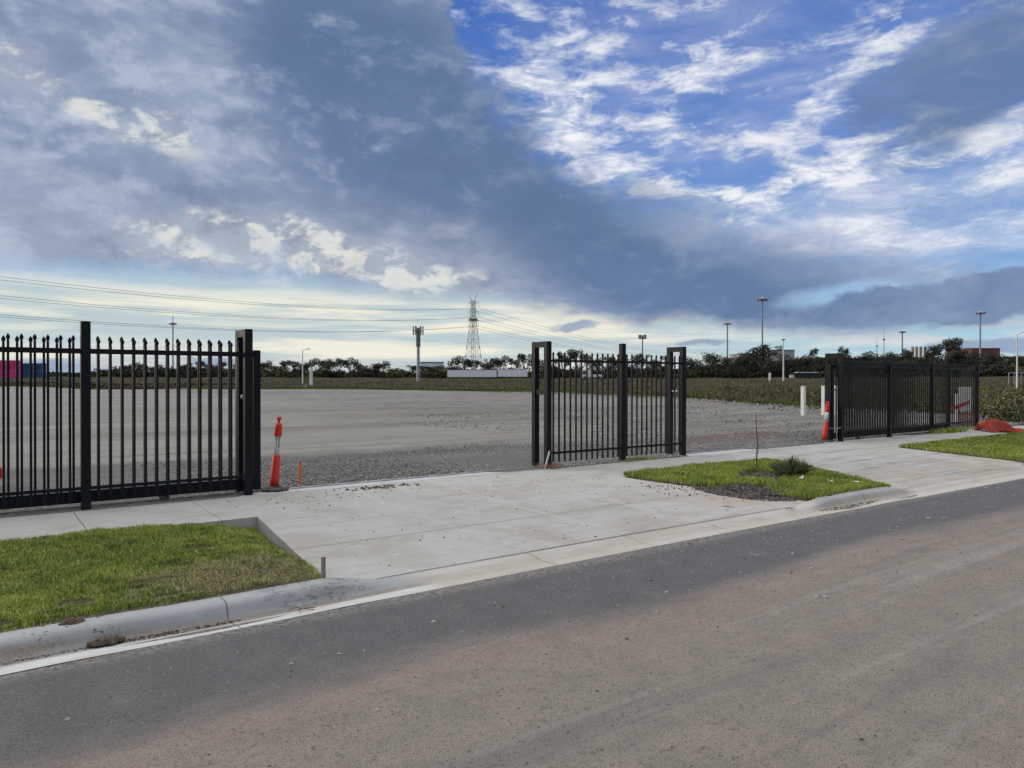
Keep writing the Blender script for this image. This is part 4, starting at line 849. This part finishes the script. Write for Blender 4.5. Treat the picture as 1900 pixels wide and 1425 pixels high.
# dark container with pale top right of the white pole
r,z=at('storage_container',1497,190,'long dark green container with a pale top edge beyond the weeds','container'); w=24/F*190
zt=ztop(690.5,190)-z
MB().box(-w,w,0,2.4,0,zt-.15,.03).build('body',paint('dark_green_paint',(.012,.022,.022)),r); MB().box(-w+1,w-.3,-.05,2.4,zt-.147,zt,.03).build('top_edge',M_panel,r)
m=MB(); [m.box(-w+.3+i*.45,-w+.5+i*.45,-.05,-.003,.2,zt-.3) for i in range(int(2*w/.45)-1)]; m.build('corrugation',paint('dark_green_rib',(.016,.028,.027)),r)
r,z=at('cabinet',1470,188,'small pale green cabinet at the left end of the dark green container','cabinet'); MB().box(-.5,.5,0,.6,0,ztop(696,188)-z,.03).build('body',M_white,r); MB().box(-.55,.55,-.05,.65,ztop(696,188)-z,ztop(695.3,188)-z,.01).build('lid',paint('teal',(.2,.5,.45)),r)
# rust brown factory box on the ridge
r=shed(1803,1855,647,420,24,paint('rust_cladding',(.17,.065,.055)),'rust brown flat roofed building on the ridge at right','factory','factory',y1=662,trim=paint('rust_trim',(.13,.05,.045)))
m=MB(); m.bar((-14,-1,3),(-14,-1,-8),.4,6); m.bar((12,-1,3),(12,-1,-8),.4,6); m.build('support_leg',M_dkst,r)
# silo cluster
r,z=at('silo_cluster',1703,430,'cluster of four pale orange striped chimneys on the ridge','chimneys')
for i in range(4):
    m=MB(); x_=-3.2+i*2.1+(.2*i); zt=ztop(643,430)-z; m.bar((x_,0,0),(x_+.25*i*.4,0,zt),.62,12); o=m.build('chimney',paint('tan_paint',(.48,.27,.17)),r); MB().bar((x_+.75,-.2,0),(x_+.8,-.2,zt-.4),.32,8).build('pale_pipe',M_white,o)
# lamp masts
def mast(px,ptop,d,label,headw,spike=0,scale=1.):
    r,z=at('lamp_mast',px,d,label,'lamp mast','tall floodlight masts'); zt=ztop(ptop,d)-z; rr=.0011*d
    MB().bar((0,0,-1),(0,0,zt),rr*1.1,10,rr*.7).build('pole',M_lamp,r); hw=headw/2/F*d
    m=MB(); m.lathe([(hw*.35,zt-.1*hw),(hw,zt-.05*hw),(hw,zt+.2*hw),(hw*.3,zt+.5*hw),(.05,zt+.55*hw)],16); o=m.build('head_ring',M_lamp,r)
    for i in range(8):
        a=i*math.pi/4; cx,cy=math.cos(a)*hw*.98,math.sin(a)*hw*.98; q=MB(); q.box(cx-.2*hw,cx+.2*hw,cy-.2*hw,cy+.2*hw,zt-.22*hw,zt+.1*hw,.01*d/100); q.build('floodlight',M_lamp,o)
    if spike: MB().bar((0,0,zt),(0,0,ztop(spike,d)-z),.00045*d,6).build('spike',M_lamp,r)
mast(321,601,420,'floodlight mast with a thin spike, seen above the left fence pickets',12,587)
mast(1349.5,601,420,'shorter floodlight mast left of the tallest one, behind the round dark trees',12)
mast(1414.5,556,300,'tallest floodlight mast, rising behind the highest dark tree',17)
mast(1674,616.5,500,'slim floodlight mast above the right fence, left of the striped chimneys',11)
mast(1818.5,581,380,'floodlight mast rising behind the rust brown building',15)
for px_,pt,d,l in ((1627,626,460,'shorter of the two bare thin masts on the ridge'),(1640,609,460,'taller of the two bare thin masts on the ridge'),(838,664,420,'tiny bare mast between the grey warehouse and the pylon')):
    r,z=at('radio_mast',px_,d,l,'radio mast','bare thin masts'); zt=ztop(pt,d)-z; MB().bar((0,0,-2),(0,0,zt*.7),.28,8,.2).build('mast_base',M_lamp,r); MB().bar((0,0,zt*.7),(0,0,zt),.14,6,.05).build('whip',M_lamp,r)
    m=MB(); m.box(-.5,.5,-.5,.5,zt*.68,zt*.72); m.build('collar',M_dkst,r)
# phone mast
r,z=at('phone_mast',776,120,'grey phone mast with antenna panels, left of the pylon','phone mast'); zt=ztop(606,120)-z
MB().bar((0,0,-1),(0,0,zt-1.3),.30,16,.22).build('pole',M_galv,r); m=MB(); m.bar((0,0,zt-3.2),(0,0,zt-.8),.36,10,.33); m.build('cable_shroud',M_dkst,r)
m=MB(); 
for a in range(6): m.bar((0,0,zt-.75),(math.cos(a*1.047)*.72,math.sin(a*1.047)*.72,zt-.75),.05,6)
m.bar((0,0,zt-1.4),(0,0,zt-.2),.22,8); m.build('head_frame',M_dkst,r)
for a in range(6):
    cx,cy=math.cos(a*1.047+.05)*.75,math.sin(a*1.047+.05)*.75; MB().box(cx-.10,cx+.10,cy-.07,cy+.07,zt-1.35,zt+.05,.02).build('antenna_panel',M_galv,r)
for sx in (-.3,.3): MB().box(sx-.16,sx+.16,-.25,.05,zt-1.1,zt-.55,.03).build('radio_unit',M_dkst,r)
r,z=at('phone_mast',1192,300,'thin pole with a small double ring of antennas behind the middle fence','phone mast'); zt=ztop(623,300)-z
MB().bar((0,0,-1),(0,0,zt),.33,10,.25).build('pole',M_lamp,r)
for a in range(6):
    cx,cy=math.cos(a*1.047)*1.35,math.sin(a*1.047)*1.35; q=MB(); q.box(cx-.22,cx+.22,cy-.2,cy+.2,zt-1.3,zt+.4,.02); q.bar((0,0,zt-.5),(cx,cy,zt-.5),.1,5); q.build('antenna_panel',M_lamp,r)
# street lamps
def lamp(px,ptop,pbase,d,w,arm,label,group='white street lamps'):
    b=unproj(px,pbase,d); r=empty('street_lamp',tuple(b),FACE); tag(r,label,'street lamp',group); h=(pbase-ptop)/F*d
    MB().bar((0,0,-1.5),(0,0,h),w,12,w*.6).build('pole',M_white,r)
    if arm:
        MB().tube([(0,0,h-.05),(arm*.35,0,h+abs(arm)*.22),(arm,0,h+abs(arm)*.30)],w*.45,8).build('arm',M_white,r); a=arm; q=MB().box(min(a,a*1.35),max(a,a*1.35),-.14,.14,h+abs(arm)*.28,h+abs(arm)*.28+.14,.03); q.build('lamp_head',M_lamp,r)
    else: MB().box(-.28,.28,-.14,.14,h,h+.16,.03).build('lamp_head',M_lamp,r)
lamp(561.5,651,702,110,.10,.75,'small white street lamp with a short arm beyond the far left of the yard')
lamp(1453.5,631,703,115,.13,0,'plain slim white lamp pole left of the right gate, in front of the trees')
lamp(1887,621,707,75,.10,.9,'white street lamp with a curved arm at the right edge')
# signal arms on the right street lamp pole (a second fitting)
# white marker posts
b=unproj(577.5,706,100); r=empty('marker_post',tuple(b),FACE); tag(r,'thick white post with a thin side arm beyond the far left of the yard','marker post')
MB().bar((0,0,-1),(0,0,25/F*100),.20,14).build('post_body',M_white,r); MB().bar((.1,0,1.2),(.95,0,1.75),.03,6).build('side_arm',M_white,r)
b=unproj(1428.5,703,105); r=empty('marker_post',tuple(b),FACE); tag(r,'short thick white post in the weeds left of the slim lamp pole','marker post')
MB().bar((0,0,-1),(0,0,11/F*105),.16,14).build('post_body',M_white,r); MB().bar((0,0,11/F*105),(0,0,11/F*105+.04),.17,14).build('cap',M_white,r)
b=unproj(567,722,78); r=empty('stick',tuple(b),FACE); tag(r,'tiny pale leaning stick at the far left edge of the yard','stick'); MB().bar((0,0,-.1),(.06,0,.5),.03,6).build('stick_body',M_white,r)
# galvanised rail fence, far right
b=unproj(1880,705,85); r=empty('pipe_rail_fence',tuple(b),FACE); tag(r,'pale pipe rail fence in the weeds at the right edge','fence')
for x_ in (-.5,.1,.9,1.7,2.5): MB().bar((x_,0,-.5),(x_,0,.8),.04,8).build('fence_post',M_galv,r)
MB().bar((-.5,0,.8),(2.5,0,.8),.04,8).build('top_rail',M_galv,r)
# white truck glimpsed between the middle fence pickets
b=unproj(1088,705,160); r=empty('parked_truck',(b.x,b.y,float(terr(b.x,b.y))),FACE); tag(r,'small white truck parked under the trees, seen through the middle fence','truck')
MB().box(-1.0,.9,-.9,.9,.5,2.2,.15).build('cab',M_white,r); m=MB(); m.box(.95,3.6,-.9,.9,.6,1.2,.05); m.build('tray',M_white,r); MB().box(-.9,.2,-.93,-.9,1.3,1.9).build('window',M_rubber,r)
for wx in (-.4,2.6): MB().bar((wx,-.95,.42),(wx,-.65,.42),.42,14).build('wheel',M_rubber,r)
for i,(px_,py_,l) in enumerate(((1875,672,'white van among the trees right of the rust brown building, upper one'),(1892,683,'white van among the trees by the right street lamp'))):
    d=240; b=unproj(px_,py_+6,d); r=empty('parked_van',tuple(b),FACE); tag(r,l,'van','white vans far off among the trees'); MB().box(-1.9,1.9,-.8,.8,.4,1.9,.2).build('body',M_white,r); MB().box(1.0,1.7,-.83,-.8,1.1,1.6).build('window',M_rubber,r)
    for wx in (-1.2,1.2): MB().bar((wx,-.85,.35),(wx,-.6,.35),.35,12).build('wheel',M_rubber,r)

# ---- pylons and wires
LD=Vector((.461,.887,0)); L3=(RGT*LD.x+FWD*LD.y).normalized(); PER=Vector((L3.y,-L3.x,0))
def pylon(px,d,ztopw,label,det=True,k=1.):
    x,y,z=gpoint(px,d); r=empty('electricity_pylon',(x,y,z),math.atan2(PER.y,PER.x)); tag(r,label,'pylon','lattice pylons'); H=ztopw-z
    zs=[0,H*.13,H*.25,H*.36,H*.46,H*.55,H*.63,H*.70,H*.745,H*.79,H*.835,H*.88,H*.925]; 
    def hw(q): return (4.6*(1-q/(H*.70))+1.25*(q/(H*.70)) if q<H*.70 else 1.25-.35*(q-H*.7)/(H*.225))*k
    m=MB(); R1,R2=.16*k,.085*k
    for sx in (-1,1):
        for sy in (-1,1):
            m.tube([(sx*hw(q),sy*hw(q),q) for q in zs],R1,4)
    m.build('tower_leg',M_galv,r); m=MB()
    for i in range(len(zs)-1):
        a,b=zs[i],zs[i+1]; A,B=hw(a),hw(b)
        for s_ in (-1,1):
            m.bar((-A,s_*A,a),(B,s_*B,b),R2,4,caps=False); m.bar((A,s_*A,a),(-B,s_*B,b),R2,4,caps=False)
            m.bar((s_*A,-A,a),(s_*B,B,b),R2,4,caps=False); m.bar((s_*A,A,a),(s_*B,-B,b),R2,4,caps=False)
            m.bar((-B,s_*B,b),(B,s_*B,b),R2,4,caps=False); m.bar((s_*B,-B,b),(s_*B,B,b),R2,4,caps=False)
    m.build('lattice',M_galv,r)
    MB().bar((0,0,0),(0,0,H*.70),R1,5).build('centre_pole',M_galv,r)
    for q in (H*.90,H*.79,H*.68):
        m=MB()
        for s_ in (-1,1):
            tip=(s_*3.7*k,0,q+.2); 
            for sy in (-1,1): m.bar((s_*hw(q),sy*hw(q)*.8,q+1.6*k),tip,R2,4); m.bar((s_*hw(q),sy*hw(q)*.8,q),tip,R2,4)
            m.bar(tip,(s_*3.7*k,0,q-2.9*k),R2*.9,4); m.bar((s_*3.7*k,0,q-2.9*k),(s_*hw(q),0,q-2.9*k),R2*.8,4)
        m.build('cross_arm',M_galv,r)
    m=MB()
    for s_ in (-1,1):
        m.bar((s_*.6*k,0,H*.925),(s_*2.9*k,0,H+.3*(s_+1)),R1*.9,4); m.bar((0,.4,H*.915),(s_*2.9*k,0,H+.3*(s_+1)),R2,4); m.bar((s_*2.9*k-.5*k,0,H+.3*(s_+1)),(s_*2.9*k+.5*k,0,H+.3*(s_+1)+.3),R2,4)
    m.build('earth_wire_horn',M_galv,r)
    if det:
        m=MB(); m.lathe([(1.6,H*.70-.5),(2.3,H*.70-.4),(2.3,H*.70+.55),(1.9,H*.70+.6)],14); m.build('platform',M_dkst,r)
        for s_ in range(8): MB().box(math.cos(s_*.785)*2.4-.25,math.cos(s_*.785)*2.4+.25,math.sin(s_*.785)*2.4-.15,math.sin(s_*.785)*2.4+.15,H*.70-.5,H*.70+.8).build('antenna_panel',M_dkst,r)
    return Vector((x,y,z)),H
pA,HA=pylon(878,450,ztop(548,450),'lattice electricity pylon with a round platform, rising over the white trailers')
pB,HB=pylon(1385,1200,ztop(651,1200),'distant lattice pylon tip just left of the tallest lamp mast',False,1.2)
def wire(p,q,sag,rad,o_parent,n=40):
    pts=[p.lerp(q,i/n)-Vector((0,0,4*sag*(i/n)*(1-i/n))) for i in range(n+1)]
    MB().tube(pts,rad,4).build('conductor',M_dkst,o_parent)
wr=empty('power_lines',tuple(pA)); tag(wr,'six sagging power lines running left from the lattice pylon','power lines','power lines')
wr2=empty('power_lines',tuple(pA)); tag(wr2,'six sagging power lines running right and away from the lattice pylon','power lines','power lines')
pC=pA-L3*500
for q in (.90,.79,.68):
    for s_ in (-1,1):
        a=PER*(s_*3.7)+Vector((0,0,HA*q-2.9)); wire(a,(pC-pA)+PER*(s_*3.7)+Vector((0,0,HA*q-2.9)),14,.055,wr)
        b=(pB-pA)+PER*(s_*4.4)+Vector((0,0,HB*q-3.5)); wire(a,b,13,.075,wr2)

# ------------------------------------------------------------------ trees
def tree_protos():
    out=[]
    for k in range(7):
        rg=np.random.default_rng(40+k); H=1.0; tb=MB(); cs=[];rs=[]
        kind=k%3                                           # 0 spreading gum with gaps, 1 rounded dense, 2 tall uneven
        nb=(9,13,11)[kind]; forks=Vector((rg.uniform(-.03,.03),0,.25 if kind!=1 else .15))
        tb.tube([(0,0,-.08),tuple(forks*.5),tuple(forks)],[.035,.028,.022],6)
        for i in range(nb):
            a=i/nb*6.283+rg.uniform(-.4,.4); 
            if kind==0: q=rg.uniform(.18,.42); zz=rg.uniform(.62,.88); rr=rg.uniform(.11,.17)
            elif kind==1: q=rg.uniform(.05,.33); zz=rg.uniform(.22,.80); rr=rg.uniform(.17,.25)
            else: q=rg.uniform(.04,.28); zz=rg.uniform(.35,.90); rr=rg.uniform(.10,.19)
            c=Vector((math.cos(a)*q,math.sin(a)*q,zz)); cs.append(tuple(c)); rs.append(rr); mid=(forks+c)/2+Vector((0,0,-.04))
            tb.tube([tuple(forks),tuple(mid),tuple(c)],[.016,.011,.004],5)
            if kind==0 and rg.uniform()<.7: c2=c+Vector((rg.uniform(-.1,.1),rg.uniform(-.1,.1),-.15)); cs.append(tuple(c2)); rs.append(rr*.6)
        for i in range(4): a=rg.uniform(0,6.283); cs.append((math.cos(a)*.22,math.sin(a)*.22,.12)); rs.append(.16)     # undergrowth skirt
        v,f,t=leafcloud(cs,rs,(3200,4200,3400)[kind],.020,k,.72)
        cm=mesh_np('crown',v,f,t); cm.materials.append(M_leaf); tm=tb.mesh('trunk'); tm.materials.append(M_bark); out.append((cm,tm))
    return out
PR=tree_protos()
# (picture x, crown top, width in px, depth, prototype)
TR=[(200,686,34,262,1),(236,677,26,262,0),(263,674,24,258,0),(287,681,30,270,1),(302,676,26,262,4),(326,684,28,268,1),(345,675,27,256,0),(361,681,26,262,1),(376,672,24,262,2),(396,677,28,268,1),(411,673,25,255,5),(430,675,27,262,4),(447,674,26,262,1),
(478,674,28,262,1),(492,671,26,255,0),(512,678,34,262,1),(532,669,24,258,6),(549,672,24,262,2),(568,673,24,255,1),(589,666,30,262,0),(607,667,30,255,1),(628,667,26,262,3),(651,665,27,258,0),(672,676,30,262,1),(690,674,26,262,4),(707,672,34,252,0),(735,684,36,262,1),(762,679,26,258,5),(791,680,44,248,3),(812,678,26,262,1),
(838,678,30,258,1),(856,662,36,252,0),(881,669,30,262,6),(903,672,24,258,1),(916,667,26,255,3),(932,661,34,262,0),(953,667,26,252,5),(976,656,32,258,6),(997,664,26,262,1),
(1022,664,30,240,4),(1045,655,28,235,0),(1075,651,40,240,3),(1104,664,30,245,1),(1130,663,30,235,2),(1147,666,28,240,1),(1167,664,30,240,4),(1186,659,28,235,3),(1212,667,34,240,1),(1236,662,30,235,5),
(1285,665,34,220,1),(1306,662,30,215,4),(1326,655,34,220,1),(1352,666,26,212,5),(1373,659,36,205,1),(1397,656,38,215,1),(1415,645,46,210,3),(1444,656,34,205,4),(1462,667,28,212,1),(1487,660,38,225,1),(1512,662,30,250,1),
(1509,650,14,300,3),(1535,664,36,225,4),(1560,656,30,240,1),(1566,646,18,300,0),(1598,659,34,240,1),(1622,652,36,260,4),(1648,655,40,250,1),(1676,657,30,240,5),(1684,650,18,300,0),(1702,664,40,235,1),(1728,652,26,260,0),(1752,632,46,235,3),(1774,648,34,240,1),(1798,654,34,235,4),
(1822,664,32,230,1),(1846,656,30,240,1),(1868,668,34,222,4),(1884,660,34,235,1),(1908,664,40,230,1)]
MARKS=[(75,'the blue containers'),(160,'the nearest post'),(321,'the spiked lamp mast'),(455,'the left gate frame'),(562,'the white street lamp'),(650,None),(776,'the grey phone mast'),(878,'the big pylon'),(1000,'the frame with straw'),(1155,'the middle fence post'),(1255,'the middle fence'),(1349,'the shorter floodlight mast'),(1414,'the tallest floodlight mast'),(1453,'the slim white pole'),(1550,'the right gate frame'),(1652,'the first far right post'),(1730,'the second far right post'),(1813,'the last far right post')]
MARKS=[m for m in MARKS if m[1]]
ORD=['first','second','third','fourth','fifth','sixth','seventh','eighth','ninth','tenth','eleventh','twelfth']
LOOK={0:'spreading gum tree with sky gaps',1:'rounded dense dark tree',2:'tall uneven gum tree',3:'broad crowned gum tree',4:'rounded bushy dark tree',5:'narrow ragged gum tree',6:'umbrella shaped gum tree'}
TR=[(a,b-(3 if a>1270 else 1.5),c*(1.15 if a>1270 else 1.05),d,k) for a,b,c,d,k in TR]
TR.sort(key=lambda t:t[0]); cnt={}
for (px_,pt,wd,d,k) in TR:
    mk=[m for m in MARKS if m[0]<=px_+1][-1]; cnt[mk[1]]=cnt.get(mk[1],-1)+1
    x,y,z=gpoint(px_,d); h=(ztop(pt,d)-z)/.96; w=wd*1.22/F*d/.92
    r=empty('gum_tree',(x,y,z),random.uniform(0,6.28)); tag(r,'%s, %s right of %s'%(LOOK[k],ORD[cnt[mk[1]]],mk[1]),'tree','trees in the line beyond the field')
    r.scale=(w,w,h)
    for nm,me in zip(('crown','trunk'),PR[k]):
        o=bpy.data.objects.new(nm,me); C.objects.link(o); o.parent=r
# undergrowth that reads as one dark mass below the crowns, and scrub on the ridge
def mass(name,px0,px1,d0,d1,hmin,hmax,n,size,label,mt,seed):
    rg=np.random.default_rng(seed); cs=[];rs=[]
    for i in range(n):
        d=rg.uniform(d0,d1); px_=rg.uniform(px0,px1); x,y,z=gpoint(px_,d); h=rg.uniform(hmin,hmax); cs.append((x,y,z+h*.4)); rs.append(h*.8)
    v,f,t=leafcloud(cs,rs,n*170,size,seed,.7); return tag(link(name,mesh_np(name,v,f,t),mt),label,'scrub',kind='stuff')
mass('undergrowth',170,1260,250,275,1.8,3.6,330,.34,'dark scrub filling in under the far tree line left and centre',M_scrub,1)
mass('undergrowth',-30,175,245,275,1.0,2.0,60,.35,'low dark scrub on the horizon behind the containers',M_scrub,4)
mass('right_undergrowth',1255,1930,205,260,1.6,3.4,330,.38,'dark scrub filling in under the trees at right',M_scrub,2)
mass('ridge_scrub',1255,1960,262,345,.9,2.3,700,.42,'dark green scrub covering the ridge behind the right tree line',M_scrub,3)
# birds
for i,(px_,py_,l) in enumerate(((1288,655,'tiny dark bird flying above the trees right of the middle fence, upper one'),(1294,660,'tiny dark bird flying above the trees right of the middle fence, lower one'))):
    p=unproj(px_,py_,120); m=MB(); m.add([(0,-.14,0),(.06,0,.02),(0,.16,0),(-.06,0,.02),(.3,.02,.14),(-.3,.02,.10),(.0,0,-.05)],[(0,1,2,3),(1,4,2),(3,2,5),(0,6,1),(0,3,6),(2,6,3),(2,1,6)])
    tag(m.build('bird',M_rubber,loc=tuple(p)),l,'bird','birds over the trees')
